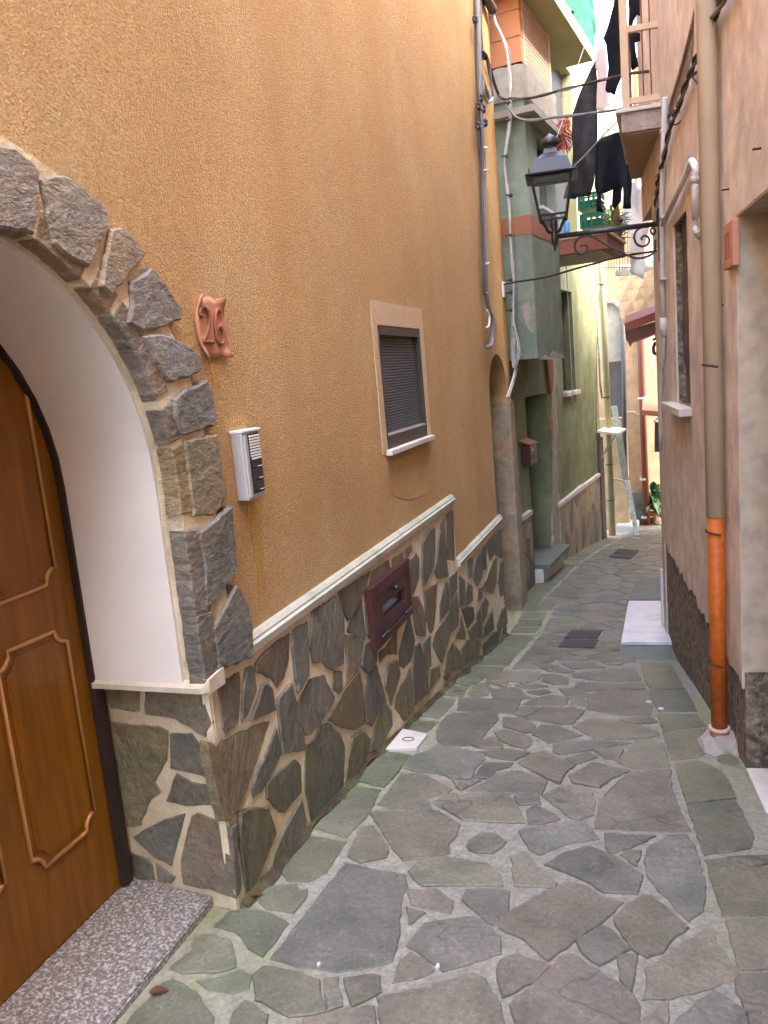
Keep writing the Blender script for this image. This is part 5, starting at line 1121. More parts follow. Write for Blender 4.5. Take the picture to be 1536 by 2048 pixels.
bm = BM(); pbox(bm, RW, BY0+0.02, BY0+0.075, bzt+0.001, bzt+1.6, pw-0.045, pw+0.01); obj('post', bm, 'beige_paint', bal)
za, zb_ = RW.atu((1300, 52), BY0+0.05)[1], RW.atu((1300, 197), BY0+0.05)[1]
bm = BM()
for z in (za, zb_): bm = BM(); pbox(bm, RW, BY0+0.03, BY0+0.065, z-0.022, z+0.022, 0.015, pw-0.046); obj('rail', bm, 'beige_paint', bal)
bm = BM()
for k in range(2): w = 0.075+(pw-0.1)*k/3.2; tube(bm, [RW.P(BY0+0.047, zb_+0.022, w), RW.P(BY0+0.047, bzt+1.55, w)], 0.006, 6)
u = BY0+0.3
while u < BY1-0.15: wq = pw-0.02-0.115*(u-BY0); tube(bm, [RW.P(u, bzt, wq), RW.P(u, bzt+0.9, wq)], 0.006, 5); u += 0.36
obj('balusters', bm, 'brown_pipe', bal)
# ================================================================== wrought iron lantern on a scrolled bracket
LU = 7.28
def LP(p): w, z = RW.atu(p, LU); return RW.P(LU, z, w)
lw, lz_ = RW.atu((1107, 440), LU); ew, ez = RW.atu((1104, 352), LU)
lan = thing('street_lantern', 'black iron street lantern with glass panes on a scrolled wall bracket', 'lantern', RW.P(LU, 1.0, lw))
zbar = (RW.atu((1125, 471), LU)[1]+RW.atu((1308, 449), LU)[1])/2
bm = BM(); tube(bm, [RW.P(LU, zbar, 0.0), RW.P(LU, zbar, lw-0.02)], 0.021, 10); obj('bracket_bar', bm, 'black_iron', lan, smooth=True)
z2o = lambda pts: [(1020+x/4.8, 250+y/4.8) for x, y in pts]
sc1 = z2o([(1395,1100),(1385,1215),(1310,1265),(1210,1278),(1100,1240),(980,1180),(880,1120),(800,1075),(740,1055),(680,1070),(635,1110),(620,1170),(645,1225),(690,1238),(735,1210),(742,1170),(715,1147),(685,1155),(682,1175)])
sc2 = z2o([(1330,975),(1260,985),(1210,1020),(1192,1080),(1215,1140),(1265,1165),(1315,1150),(1338,1110),(1320,1072),(1285,1064),(1262,1085),(1268,1105)])
sc3 = z2o([(1385,980),(1355,1000),(1355,1035),(1380,1050),(1393,1020),(1380,985)])
bm = BM()
for s_ in (sc1, sc2, sc3): tube(bm, smooth_path([LP(p) for p in s_], 5), 0.0095, 7)
obj('scroll', bm, 'black_iron', lan, smooth=True)
bm = BM(); pbox(bm, RW, LU-0.03, LU+0.03, zbar-0.30, zbar+0.12, 0.016, 0.03); obj('wall_plate', bm, 'black_iron', lan)
def LQ(a, b, z): return RW.P(LU+b, z, lw+a)      # lantern frame: a towards the alley, b along it
hb, ht, he = 0.105, 0.165, 0.205
zb0, zt0 = lz_+0.02, ez-0.015
# finial and stem carrying the cage
fc = LQ(0, 0, zbar)
bm = BM(); lathe(bm, fc, [(0.004, -0.12), (0.012, -0.10), (0.008, -0.085), (0.022, -0.06), (0.03, -0.02), (0.026, 0.03), (0.018, 0.06), (0.032, 0.09), (0.024, 0.13), (0.010, 0.16)], 14); obj('finial', bm, 'black_iron', lan, smooth=True)
bm = BM()
for sa, sb_ in ((1, 1), (1, -1), (-1, 1), (-1, -1)):
    tube(bm, smooth_path([LQ(0.01*sa, 0.01*sb_, zbar+0.03), LQ(0.05*sa, 0.05*sb_, zbar+0.05), LQ(0.07*sa, 0.07*sb_, zb0-0.06), LQ(hb*sa, hb*sb_, zb0)], 4), 0.010, 6)
obj('stem', bm, 'black_iron', lan, smooth=True)
cor = ((1, 1), (1, -1), (-1, -1), (-1, 1))
bm = BM()
for sa, sb_ in cor: tube(bm, [LQ(hb*sa, hb*sb_, zb0-0.02), LQ(ht*sa, ht*sb_, zt0)], 0.011, 5)
for h, z in ((hb, zb0+0.01), (ht-0.003, zt0-0.01)):
    for i in range(4): a, b = cor[i], cor[(i+1) % 4]; tube(bm, [LQ(h*a[0], h*a[1], z), LQ(h*b[0], h*b[1], z)], 0.010, 5)
obj('frame', bm, 'black_iron', lan)
for i in range(4):
    a, b = cor[i], cor[(i+1) % 4]; bm = BM(); k = 0.985
    bm.faces.new([bm.verts.new(LQ(h*v[0]*k, h*v[1]*k, z)) for h, v, z in ((hb, a, zb0+0.02), (hb, b, zb0+0.02), (ht, b, zt0-0.02), (ht, a, zt0-0.02))]); obj('pane', bm, 'lamp_glass', lan)
bm = BM(); rings = []
for h, z in ((he, zt0), (he+0.008, zt0+0.012), (0.165, zt0+0.03), (0.135, zt0+0.135), (0.105, zt0+0.15), (0.06, zt0+0.19), (0.045, zt0+0.23)): rings.append([bm.verts.new(LQ(h*c[0], h*c[1], z)) for c in cor])
for X, Y in zip(rings, rings[1:]):
    for i in range(4): bm.faces.new((X[i], X[(i+1) % 4], Y[(i+1) % 4], Y[i]))
bm.faces.new(rings[0]); bm.faces.new(rings[-1]); obj('roof', bm, 'black_iron', lan)
bm = BM(); lathe(bm, LQ(0, 0, zt0+0.225), [(0.045, 0), (0.05, 0.01), (0.045, 0.025), (0.075, 0.035), (0.078, 0.055), (0.066, 0.085), (0.035, 0.105), (0.02, 0.115), (0.012, 0.125)], 18); obj('cap', bm, 'black_iron', lan, smooth=True)
for sa, sb_ in cor[:4]:
    bm = BM(); tube(bm, [LQ(he*0.86*sa, he*0.86*sb_, zt0+0.012), LQ(he*0.86*sa, he*0.86*sb_, zt0+0.06)], 0.006, 5); obj('corner_pin', bm, 'black_iron', lan)
# ================================================================== cables
def cable(name, label, pts, r, m, wob=0.0, strands=1):
    t = None
    if strands > 1: t = thing(name, label, 'cable', pts[0])
    P_s = smooth_path(pts, 6)
    for s_ in range(strands):
        bm = BM(); o = [p+Vector((wob*noise.noise(Vector((k*0.12, s_*3.1, 0))), wob*noise.noise(Vector((k*0.12, s_*3.1, 7)))+0.0, wob*noise.noise(Vector((k*0.12, s_*3.1, 13))))) for k, p in enumerate(P_s)]
        tube(bm, o, r*(1 if s_ == 0 else 0.7), 6); x = obj('strand' if t else name, bm, m if s_ % 2 == 0 else 'grey_cable', t, smooth=True)
        if not t: tag(x, label, 'cable'); return x
    return t
def mixd(ps, ya, yb): n = len(ps); x0, x1 = ps[0][0], ps[-1][0]; return [PY(p, ya+(yb-ya)*(p[0]-x0)/(x1-x0)) for p in ps]
cable('span_cable', 'upper dark cable spanning the alley from the orange wall above the lantern', mixd([(1014, 197), (1040, 199), (1080, 191), (1120, 181), (1165, 170), (1210, 159), (1250, 150), (1312, 141)], 9.3, 7.6), 0.012, 'rust_wire', 0.015, 2)
cable('span_cable', 'middle grey cable spanning the alley just below the beam, above the lantern', mixd([(1016, 215), (1030, 234), (1060, 240), (1110, 235), (1170, 228), (1230, 220), (1320, 206)], 9.3, 7.5), 0.012, 'grey_cable', 0.012, 2)
cable('span_cable', 'lowest cable spanning the alley beneath the lantern bracket', mixd([(1008, 569), (1040, 563), (1090, 554), (1140, 541), (1190, 527), (1240, 513), (1316, 502)], 9.0, 7.5), 0.010, 'rust_wire', 0.006)
cable('clothes_line', 'thin rope slanting from the lantern roof up to the balcony', mixd([(1140, 340), (1175, 305), (1215, 262), (1300, 180)], 8.9, 8.0), 0.007, 'pale_cable')
cable('clothes_line', 'thin pale wire slanting past the brick wall to the chilli bunch', mixd([(1175, 75), (1150, 150), (1128, 232), (1105, 300)], 10.5, 9.5), 0.005, 'pale_cable')
def LWP(p, w=0.03): return LX(p, -1.63+w)
def LWc(pts, w=0.03): return [LWP(p, w) for p in pts]
bun = thing('cable_bundle', 'grey cable bundle running down the orange wall with black clamps and a hooked end', 'cables', LWP((975, 690)))
base = [(952, -40), (954, 40), (956, 110), (959, 180), (961, 250), (964, 330), (966, 420), (968, 500), (970, 560), (972, 590)]
for s_, (dx, r, m) in enumerate(((0, 0.026, 'grey_cable'), (3.5, 0.020, 'grey_cable'), (-1.5, 0.013, 'dark_pipe'))):
    bm = BM(); pts = smooth_path([LWP((x+dx*(1.0 if y < 330 else 0.6)+(2.2*math.sin(y*0.02+s_) if y > 150 and y < 340 else 0), y), 0.035+0.012*s_) for x, y in base], 5); tube(bm, pts, r, 7); obj('strand', bm, m, bun, smooth=True)
bm = BM(); tube(bm, smooth_path(LWc([(972, 585), (977, 615), (984, 640), (985, 672), (982, 690), (975, 694)], 0.05), 6), 0.022, 8); obj('hooked_end', bm, 'grey_cable', bun, smooth=True)
bm = BM(); tube(bm, smooth_path(LWc([(974, 620), (979, 630), (978, 650), (973, 655)], 0.05), 6), 0.011, 6); obj('tie', bm, 'light_plastic', bun, smooth=True)
for k in range(5):
    bm = BM(); a = 3.0*k
    tube(bm, smooth_path(LWc([(965, 100), (972+k*1.2, 118), (978+k*1.5, 150+k*6), (984+k*0.5, 178+k*5), (980-k, 190+k*4), (972-k, 172+k*4), (966, 150)], 0.05+0.01*k), 6), 0.009, 6); obj('loop', bm, ('pale_cable', 'grey_cable', 'dark_pipe')[k % 3], bun, smooth=True)
for x, y in ((951, 40), (962, 196), (958, 213), (971, 246), (957, 252), (967, 218), (970, 112)):
    bm = BM(); q = LWP((x, y), 0.06); bmesh.ops.create_icosphere(bm, subdivisions=1, radius=0.05)
    for v in bm.verts: v.co = Vector((v.co.x*0.6, v.co.y*1.2, v.co.z*0.9))*(1+0.6*noise.noise(v.co*40))
    bmesh.ops.translate(bm, verts=bm.verts, vec=q); tube(bm, [q+Vector((0, -0.12, -0.04)), q+Vector((0, 0.12, 0.03))], 0.012, 5); obj('clamp', bm, 'black_plastic', bun)
for y in (300, 345, 530):
    bm = BM(); q = LWP((966 if y < 500 else 969, y), 0.04); tube(bm, [q+Vector((0.03, -0.09, 0)), q+Vector((0.045, 0.0, 0.015)), q+Vector((0.02, 0.10, 0.03))], 0.008, 5); obj('tie', bm, 'light_plastic', bun)
corn = thing('cable_bundle', 'loose grey cables clipped down the far edge of the orange wall', 'cables', PY((1030, 720), 9.36))
def CP(p): 
    q = LX(p, -1.58)
    return q if q.y < 9.3 else PY(p, 9.36)
bm = BM(); tube(bm, smooth_path([CP(p) for p in ((962, -30), (975, 0), (986, 20))], 5), 0.05, 8); obj('sheath', bm, 'dark_pipe', corn, smooth=True)
m1 = [(984, 18), (990, 45), (1001, 66), (1012, 92), (1017, 120), (1020, 160), (1021, 210), (1018, 260), (1011, 300), (1010, 335), (1016, 385), (1019, 430), (1022, 480), (1025, 530), (1028, 570), (1027, 620), (1027, 660), (1030, 700), (1031, 740), (1024, 770), (1014, 795)]
for s_, (dx, r, m) in enumerate(((0, 0.015, 'pale_cable'), (1.5, 0.012, 'grey_cable'), (-1.2, 0.011, 'pale_cable'))):
    bm = BM(); tube(bm, smooth_path([CP((x+dx+1.2*math.sin(y*0.05+s_*2), y)) for x, y in m1], 5), r, 6); obj('strand', bm, m, corn, smooth=True)
r_ = random.Random(12)
for k in range(7):
    bm = BM(); x = 1026+r_.uniform(-2, 4); tube(bm, smooth_path([PY((x, 640+k*4), 9.35), PY((x+6+k*1.2, 672+k*3), 9.30), PY((x+8+k*0.6, 700+k*3), 9.28), PY((x+2, 735), 9.33), PY((x-3+k*0.5, 690), 9.35), PY((x-1, 655), 9.36)], 5), 0.008, 5); obj('loop', bm, ('pale_cable', 'grey_cable')[k % 2], corn, smooth=True)
for y in (205, 240, 312, 390, 470, 560, 585, 620):
    q = CP((1018 if y < 300 else 1013 if y < 350 else 1022, y)); bm = BM(); bmesh.ops.create_icosphere(bm, subdivisions=1, radius=0.028); bmesh.ops.translate(bm, verts=bm.verts, vec=q); tube(bm, [q, q+Vector((-0.05, -0.05, 0))], 0.01, 5); obj('clip', bm, 'dark_pipe', corn)
tag(obj('thin_cable', (lambda b: (tube(b, smooth_path(LWc([(961, -30), (963, 60), (966, 120)], 0.02), 4), 0.010, 6), b)[1])(BM()), 'maroon_paint', smooth=True), 'thin dark red cable beside the grey bundle at the top of orange wall', 'cable')
tag(obj('service_cable', (lambda b: (tube(b, smooth_path([LWP(p, 0.04) for p in ((972, 112), (980, 135), (988, 165), (998, 190))]+[PY((1008, 198), 9.2), PY((1016, 197), 9.3)], 5), 0.018, 6), b)[1])(BM()), 'dark_pipe', smooth=True), 'dark cable looping from the bundle to the upper spanning cable', 'cable')
# ================================================================== laundry
def hang(name, label, cat, px, y, m, seed, amp=0.03, freq=24):
    poly = [(lambda q: (q.x, q.z))(PY(p, y)) for p in px]
    cx = sum(p[0] for p in poly)/len(poly); o = cloth(name, poly, y, m, None, amp, 0.05, freq, seed); tag(o, label, cat, None); return o
z1o = lambda pts: [(1020+x/4.8, y/4.8) for x, y in pts]
hang('hanging_trousers', 'long charcoal trousers hanging left of the navy jumper', 'trousers', [(1193,112),(1186,128),(1178,146),(1171,162),(1164,177),(1153,200),(1144,227),(1144,270),(1145,300),(1142,330),(1135,365),(1128,398),(1152,397),(1156,392),(1180,392),(1189,366),(1193,330),(1194,290),(1194,146)], 9.1, 'charcoal_cloth', 1)
hang('hanging_shirt', 'pale pink shirt hanging between the dark trousers and black jacket', 'shirt', [(1207,88),(1194,102),(1190,135),(1194,142),(1193,190),(1193,217),(1208,228),(1210,215),(1219,212),(1217,192),(1212,173),(1215,133),(1211,90)], 8.9, 'pink_cloth', 2, 0.02)
hang('hanging_jacket', 'black jacket hanging just left of the balcony post', 'jacket', [(1230,-30),(1226,12),(1215,50),(1207,77),(1212,88),(1215,133),(1211,181),(1216,186),(1221,184),(1230,190),(1235,173),(1247,146),(1250,67),(1250,-30)], 8.4, 'black_cloth', 3)
hang('hanging_shirt', 'black shirt hanging behind the balcony rails', 'shirt', [(1262,-30),(1300,-30),(1299,15),(1285,35),(1273,29),(1266,42),(1264,60),(1280,66),(1281,81),(1271,85),(1275,131),(1262,140),(1256,100),(1256,0)], 8.3, 'black_cloth', 4)
hang('hanging_jumper', 'navy black jumper hanging with its sleeves down under the balcony', 'jumper', [(1020+x/4.8, 250+y/4.8) for x, y in [(825,180),(870,130),(1010,70),(1200,60),(1180,300),(1170,560),(1160,700),(1170,800),(1120,808),(1085,800),(1080,600),(1066,640),(1060,740),(1000,810),(975,770),(985,620),(880,660),(880,780),(905,840),(870,832),(835,830),(840,680),(815,600)]], 9.0, 'navy_cloth', 5, 0.025)
for i, (p0, p1) in enumerate((((1204, 262), (1213, 246)), ((1212, 255), (1219, 262)))):
    bm = BM(); tube(bm, [PY(p0, 8.95), PY(p1, 8.95)], 0.009, 6); tag(obj('clothes_peg', bm, 'weathered_white'), ('left of two pale pegs on the navy jumper', 'right of two pale pegs on the navy jumper')[i], 'peg')
# ================================================================== far end of the alley
far = thing('salmon_house', 'sunlit salmon plaster house closing the far end of the alley', 'house', (0, 18, -3.7))
FW = Plane((0, 17.7), (1, 0), (0, -1)); FP = Plane((0, 19.0), (1, 0), (0, -1))
fx = FW.at((1283, 800))[0]
bm = BM(); pbox(bm, FW, -4.5, fx, -4.6, FW.at((1260, 392))[1], -0.8, 0); obj('wall', bm, 'salmon_plaster', far)
bm = BM(); pbox(bm, FW, fx-0.62+0.27, fx-0.01, -4.6, FW.at((1270, 985))[1], 0.001, 0.02); obj('damp_base', bm, 'slate_step', far)
peach = thing('peach_house', 'pale peach house wall behind the brown downpipe at the alley end', 'house', (1, 19, -3.8))
bm = BM(); pbox(bm, FP, fx-0.5, 3.5, -4.6, FP.at((1290, 300))[1], -0.8, 0); obj('wall', bm, 'peach_plaster', peach)
bm = BM(); pbox(bm, FP, fx+0.05, 2.0, FP.at((1300, 822))[1], FP.at((1300, 808))[1], 0, 0.03); obj('mossy_band', bm, 'pale_green', peach)
t = thing('downpipe', 'red brown downpipe with white clips on the salmon house corner', 'downpipe', FW.P(fx, -3.7, 0.07))
bm = BM(); tube(bm, [FW.P(FW.at((1275, 300), 0.08)[0], FW.at((1275, 300))[1], 0.08), FW.P(FW.at((1283, 750), 0.08)[0], FW.at((1283, 750))[1], 0.08), FW.P(FW.at((1294, 1046), 0.08)[0], -3.68, 0.08)], 0.068, 12); obj('pipe', bm, 'brown_pipe', t, smooth=True)
for px, py in ((1279, 571), (1284, 796), (1287, 958), (1290, 1034)):
    q = FW.at((px, py), 0.08); bm = BM(); tube(bm, [FW.P(q[0], q[1]-0.02, 0.08), FW.P(q[0], q[1]+0.02, 0.08)], 0.08, 12); pbox(bm, FW, q[0], q[0]+0.16, q[1]-0.015, q[1]+0.015, 0.06, 0.09); obj('clip', bm, 'white_sill', t)
tag(obj('pipe_branch', (lambda b: (tube(b, smooth_path([FW.P(FW.at(p, 0.05)[0], FW.at(p, 0.05)[1], 0.05) for p in ((1240, 826), (1256, 825), (1268, 824), (1276, 830), (1281, 826))], 5), 0.022, 6), b)[1])(BM()), 'beige_paint', smooth=True), 'small beige pipe branching to the red brown downpipe', 'pipe')
# arch topped grey panel and dark pipe beside the cream downpipe
AP = Plane((0, 16.9), (1, 0), (0, -1))
def APx(p): return AP.at(p)
x0, x1 = APx((1216, 700))[0], APx((1245, 700))[0]; zt_, zm_, zb3 = APx((1230, 606))[1], APx((1230, 722))[1], APx((1230, 835))[1]
t = thing('arched_shutter', 'arch topped pale grey shutter between the cream and dark pipes', 'shutter', AP.P(x0, zb3))
bm = BM(); prism(bm, [(x0, zm_), (x1, zm_), (x1, zt_-0.25), (x1-0.06, zt_-0.1), (x1-0.16, zt_-0.02), (x0, zt_)], AP.P, -0.05, 0.0); obj('panel', bm, 'grey_panel', t)
bm = BM(); pbox(bm, AP, x0, x1, zb3, zm_-0.01, -0.05, -0.02); obj('lower_panel', bm, 'grey_door', t)
bm = BM(); tube(bm, smooth_path([AP.P(x0, zt_+0.04, 0.02), AP.P(x1-0.14, zt_+0.02, 0.02), AP.P(x1+0.0, zt_-0.12, 0.02), AP.P(x1+0.03, zt_-0.3, 0.02)], 5), 0.05, 7); obj('hood', bm, 'concrete', t)
bm = BM(); tube(bm, [AP.P(x1+0.04, zt_-0.25, 0.03), AP.P(AP.at((1250, 960))[0], AP.at((1250, 960))[1], 0.03)], 0.05, 10)
tag(obj('dark_downpipe', bm, 'dark_pipe', smooth=True), 'dark brown downpipe beside the arched grey shutter', 'downpipe')
bm = BM(); pbox(bm, AP, x0-0.3, x1+0.02, -4.2, zb3-0.02, -0.3, -0.06); obj('side_wall', bm, 'salmon_plaster', far)
# leaning pale post with a rung
pb = GR((1274, 1072)); pt = PY((1228, 812), 16.3); pm = pb.lerp(pt, 0.42)
t = thing('leaning_post', 'pale green post with peeling white foot leaning by the cream downpipe', 'post', pb)
def bar(a, b, wx, wy): 
    bm = BM(); quadbox(bm, [a+Vector((-wx,-wy,0)), a+Vector((wx,-wy,0)), a+Vector((wx,wy,0)), a+Vector((-wx,wy,0)), b+Vector((-wx,-wy,0)), b+Vector((wx,-wy,0)), b+Vector((wx,wy,0)), b+Vector((-wx,wy,0))]); return bm
obj('foot', bar(pb, pm, 0.045, 0.02), 'weathered_white', t); obj('upper', bar(pm+Vector((-0.02, 0.03, -0.05)), pt, 0.06, 0.02), 'pale_green', t)
bm = BM(); a = pm+Vector((0, 0.03, -0.02)); tube(bm, [a, PY((1224, 956), 16.0)], 0.018, 6); obj('rung', bm, 'beige_paint', t)
# kerb block and loose stones at the corner
kb = [GR(p) for p in ((1232, 1062), (1268, 1066), (1280, 1050), (1240, 1043))]; cen = sum(kb, Vector())/4
bm = BM(); prism(bm, [(v.x, v.y) for v in kb], PG, -0.05, 0.13); bevel(bm, 0.03, 2); tag(obj('kerb_stone', bm, 'concrete'), 'rounded kerb block at the foot of the cream downpipe', 'kerb stone')
kp = GR((1316, 1046)); kp = Vector((kp.x, kp.y, gz(kp.y)))
bm = BM(); bmesh.ops.create_icosphere(bm, subdivisions=2, radius=0.14)
for v in bm.verts: v.co = Vector((v.co.x, v.co.y, v.co.z*0.7))*(1+0.3*noise.noise(v.co*9))
bmesh.ops.translate(bm, verts=bm.verts, vec=kp+Vector((0.06, -0.3, 0.05))); tag(obj('loose_stone', bm, 'concrete'), 'pale rounded stone under the plant at the alley end', 'stone')
pp = GR((1306, 1050)); plant('pot_plant', 'dark broad leaved plant at the foot of the red brown downpipe', Vector((pp.x+0.02, pp.y+0.2, gz(pp.y+0.2))), 70, 0.5, 0.13, 'leaf', 77, 0.6, 1, 0.15, 0.45)
# patterned cloth and plastic sheets hung across at the end
t = thing('patterned_curtain', 'peach curtain with brown triangle pattern hung across the alley end', 'curtain', (-0.8, 16.4, 1))
CPn = Plane((0, 16.2), (1, 0), (0, -1))
ca = [CPn.at(p) for p in ((1226, 546), (1330, 520), (1330, 628), (1246, 652), (1236, 600))]
bm = BM(); prism(bm, ca, CPn.P, -0.004, 0.0); obj('cloth', bm, 'peach_plaster', t)
bm = BM(); xa, xb = ca[0][0]+0.1, ca[1][0]; za_, zb4 = ca[3][1]+0.05, ca[0][1]-0.05; k = 0
row = 0; z = za_
while z < zb4-0.02:
    x = xa+(0.1 if row % 2 else 0)+0.0
    while x < xb: 
        prism(bm, [(x, z), (x+0.17, z+0.03), (x+0.12, z+0.20)], CPn.P, 0.0005, 0.004); x += 0.26
    z += 0.2; row += 1
obj('triangles', bm, 'under_slab', t)
bm = BM(); z = za_; row = 0
while z < zb4:
    x = xa+0.03*(row % 2)
    while x < xb: pbox(bm, CPn, x, x+0.016, z, z+0.016, 0.0005, 0.003); x += 0.06
    z += 0.045; row += 1
tag(obj('dots', bm, 'bare_plaster', t), kind='stuff')
def sheet(name, label, px, y, m, seed, cat='sheet'):
    poly = [(lambda q: (q.x, q.z))(PY(p, y)) for p in px]; o = cloth(name, poly, y, m, None, 0.09, 0.09, 9, seed, 0.002); tag(o, label, cat); return o
sheet('plastic_sheet', 'crumpled clear plastic sheet hanging by the red edged balcony', [(1252, 372), (1268, 365), (1300, 372), (1302, 440), (1292, 470), (1286, 560), (1262, 545), (1258, 470), (1246, 440)], 13.8, 'clear_film', 2)
sheet('plastic_sheet', 'grey torn netting strip hung over the patterned curtain', [(1232, 530), (1262, 528), (1290, 520), (1330, 500), (1330, 528), (1290, 545), (1262, 552), (1228, 552)], 15.6, 'clear_film', 6, 'netting')
# birdcage like wire pen under the plants
t = thing('wire_pen', 'wire mesh pen hanging beyond the red edged balcony', 'wire pen', PY((1235, 470), 15))
bm = BM()
for k in range(11):
    a = PY((1206+k*5.5, 420), 15.0); b = PY((1206+k*5.5, 545-abs(k-5)*2), 15.0); tube(bm, [a, b], 0.006, 5)
for y in (425, 450, 475, 505, 535): tube(bm, [PY((1206, y), 15.0), PY((1262, y), 15.0)], 0.006, 5)
obj('wires', bm, 'rust_wire', t)
# canopies and small things on the right, beyond the corner
tin = thing('tin_canopy', 'sloping red tin canopy with ragged underside beyond the pink house corner', 'canopy', PY((1300, 650), 10.2))
def tinbox(pa, pb_, pc, pd, y0, y1, drop, m, nm, par):
    a, b, c, d = PY(pa, y0), PY(pb_, y0), PY(pc, y0), PY(pd, y0); s_ = Vector((0, y1-y0, drop))
    bm = BM(); quadbox(bm, [d, c, c+s_, d+s_, a, b, b+s_, a+s_]); obj(nm, bm, m, par)
tinbox((1249, 647), (1335, 615), (1335, 633), (1250, 663), 10.0, 10.7, 0.12, 'red_tin', 'edge', tin)
bm = BM(); rag = [(1250, 663), (1335, 634), (1335, 655), (1310, 668), (1290, 676), (1272, 682), (1264, 684), (1259, 692), (1256, 684), (1252, 680)]
prism(bm, [(lambda q: (q.x, q.z))(PY(p, 10.03)) for p in rag], lambda u, v, w: Vector((u, 10.03+w, v)), 0.0, 0.5); obj('underside', bm, 'brown_pipe', tin)
t = thing('wall_hook_lamp', 'small black iron hook hanging below the red tin canopy', 'hook', PY((1312, 700), 9.6))
bm = BM(); tube(bm, smooth_path([PY(p, 9.6) for p in ((1311, 655), (1311, 680))], 3), 0.006, 5); tube(bm, smooth_path([PY(p, 9.6) for p in ((1311, 684), (1307, 695), (1308, 705), (1313, 708), (1320, 702))], 5), 0.018, 6); tube(bm, smooth_path([PY(p, 9.6) for p in ((1306, 681), (1311, 677), (1317, 682))], 3), 0.014, 5); obj('hook', bm, 'black_iron', t)
t = thing('tile_canopy', 'lower red tile canopy on a pale strut near the alley end', 'canopy', PY((1310, 830), 16.4))
tinbox((1284, 820), (1330, 824), (1330, 834), (1284, 830), 16.2, 17.4, 0.14, 'clay', 'roof', t)
bm = BM(); tube(bm, [PY((1323, 830), 16.2), PY((1306, 844), 16.2)], 0.02, 6); obj('strut', bm, 'weathered_white', t)
t = thing('dark_shutter', 'dark brown shutter box under the lower red canopy', 'shutter', PY((1316, 900), 16.0)); tinbox((1309, 845), (1332, 845), (1332, 904), (1309, 904), 16.0, 16.2, 0, 'dark_pipe', 'panel', t)
t = thing('brown_shutter', 'narrow brown shutter edge above the lower red canopy', 'shutter', PY((1320, 800), 14.0)); tinbox((1316, 792), (1332, 792), (1332, 818), (1316, 818), 14.0, 14.3, 0, 'brown_pipe', 'panel', t)
# house on the right beyond the corner: its bare edge shows past the pink house, the unseen rest turns away and is shaped to shade the alley
rt = thing('stone_house', 'narrow strip of old brown house wall beyond the pink house corner', 'house', (0.3, 9, -3))
bm = BM(); xe = PY((1322, 800), 9.2).x
prism(bm, [(xe, 9.2), (xe+0.10, 8.85), (4.0, 8.85), (4.0, 17.0), (1.25, 17.0)], lambda u, v, w: Vector((u, v, w)), -3.8, 1.2); obj('wall', bm, 'old_pier', rt)
bm = BM(); prism(bm, [(xe-0.0, 9.25), (xe+0.12, 8.9), (4.0, 8.9), (4.0, 13.4), (0.75, 13.4)], lambda u, v, w: Vector((u, v, w)), 1.201, 5.3); obj('upper_wall', bm, 'old_pier', rt)  # height shaped to keep the sun off the lower green house
bm = BM(); prism(bm, [(0.752, 13.402), (4.0, 13.402), (4.0, 17.0), (1.25, 17.0)], lambda u, v, w: Vector((u, v, w)), 1.201, 3.0); obj('end_shade_block', bm, 'old_pier', rt)  # unseen block added to cut the light on the far walls
bm = BM(); rz = random.Random(3)
a = [PY((1322+rz.uniform(-6, 4), y), 8.95) for y in range(378, 640, 14)]
for k in range(len(a)-1): prism(bm, [(a[k].x, a[k].z), (a[k].x+0.14, a[k].z), (a[k+1].x+0.14, a[k+1].z), (a[k+1].x, a[k+1].z)], lambda u, v, w: Vector((u, 8.8+w, v)), 0, 0.2)
bmesh.ops.remove_doubles(bm, verts=bm.verts, dist=0.0005); obj('ragged_edge', bm, 'brown_pipe', rt)
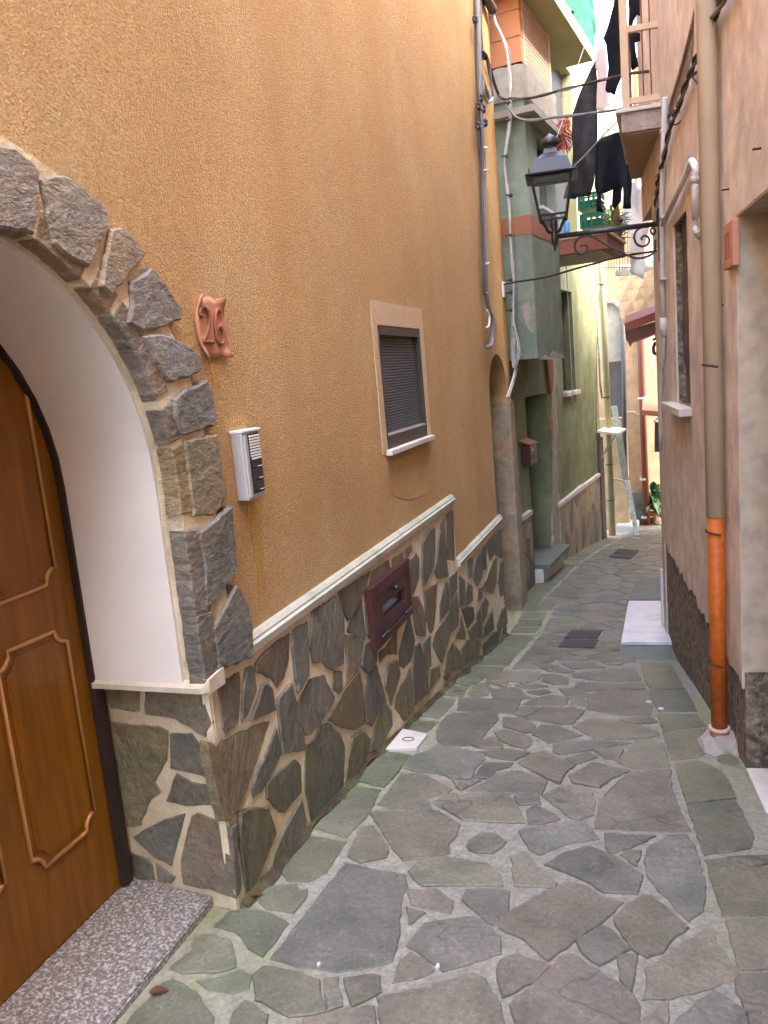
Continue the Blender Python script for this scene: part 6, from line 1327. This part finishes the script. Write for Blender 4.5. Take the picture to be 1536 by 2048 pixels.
# pale yellow house far behind
yh = thing('yellow_house', 'pale yellow house far behind the laundry', 'house', (-2, 24, -4))
bm = BM(); q0 = PY((1185, 226), 24); q1 = PY((1243, 226), 24); box(bm, q0.x-3, q1.x, 24, 27, -4.6, q0.z); obj('wall', bm, 'yellow_plaster', yh)
bm = BM(); qa, qb = PY((1204, 245), 24), PY((1212, 272), 24); box(bm, qa.x, qb.x, 23.96, 23.999, qb.z, qa.z); obj('window', bm, 'pale_green', yh)
tag(obj('downpipe', (lambda b: (tube(b, [PY((1272, 120), 19.2), PY((1276, 300), 18.95)], 0.07, 10), b)[1])(BM()), 'pipe_orange', smooth=True), 'orange downpipe high on the peach house behind the balcony bars', 'downpipe')

# small marks and litter on the paving
def blot(name, label, cat, px, rx, ry, m, h=0.016, seed=0):
    c = GR(px); bm = BM(); r_ = random.Random(seed); n = 14
    ring = [(c.x+rx*math.cos(k*2*math.pi/n)*r_.uniform(0.7, 1.2), c.y+ry*math.sin(k*2*math.pi/n)*r_.uniform(0.7, 1.2)) for k in range(n)]
    rx, ry = rx*0.6, ry*0.6; ring = [(c.x+(p[0]-c.x)*0.6, c.y+(p[1]-c.y)*0.6) for p in ring]; prism(bm, ring, PG, 0.0, h-0.003); tag(obj(name, bm, m), label, cat)
for i, (px, rx, ry, lab) in enumerate((((876, 1938), 0.012, 0.02, 'round white spot on a large flagstone in the near paving'), ((1322, 1420), 0.035, 0.045, 'largest white splash on the mossy border stones by the pink house'), ((1298, 1406), 0.035, 0.025, 'long white splash just beyond the largest one on the mossy border'), ((638, 1934), 0.010, 0.018, 'small white spot below the largest flagstone on its mortar joint'), ((1100, 1342), 0.012, 0.02, 'tiny white spot on the paving in front of the near drain grates'))):
    blot('white_spot', lab, 'splash', px, rx, ry, 'white_sill', 0.017, 30+i)
for i, (px, m, lab) in enumerate((((513, 1797), 'leaf_litter', 'red brown dry leaf at the corner of the slate base'), ((322, 1990), 'leaf_litter', 'brown dry leaf on the mossy paving beside the granite doorstep'), ((916, 1386), 'dark_pipe', 'dark curled twig on the border stones below the slate base'))):
    c = GR(px); bm = BM(); c = Vector((c.x, c.y, gz(c.y)+0.018)); leaf(bm, c+Vector((-0.03, -0.02, 0)), (0.8, 0.6, 0.15), 0.07 if i < 2 else 0.10, 0.035 if i < 2 else 0.014, 0.4); g = bmesh.ops.extrude_face_region(bm, geom=bm.faces[:]); bmesh.ops.translate(bm, verts=[e for e in g['geom'] if isinstance(e, bmesh.types.BMVert)], vec=(0, 0, 0.002)); tag(obj('dry_leaf' if i < 2 else 'twig', bm, m), lab, 'leaf' if i < 2 else 'twig')
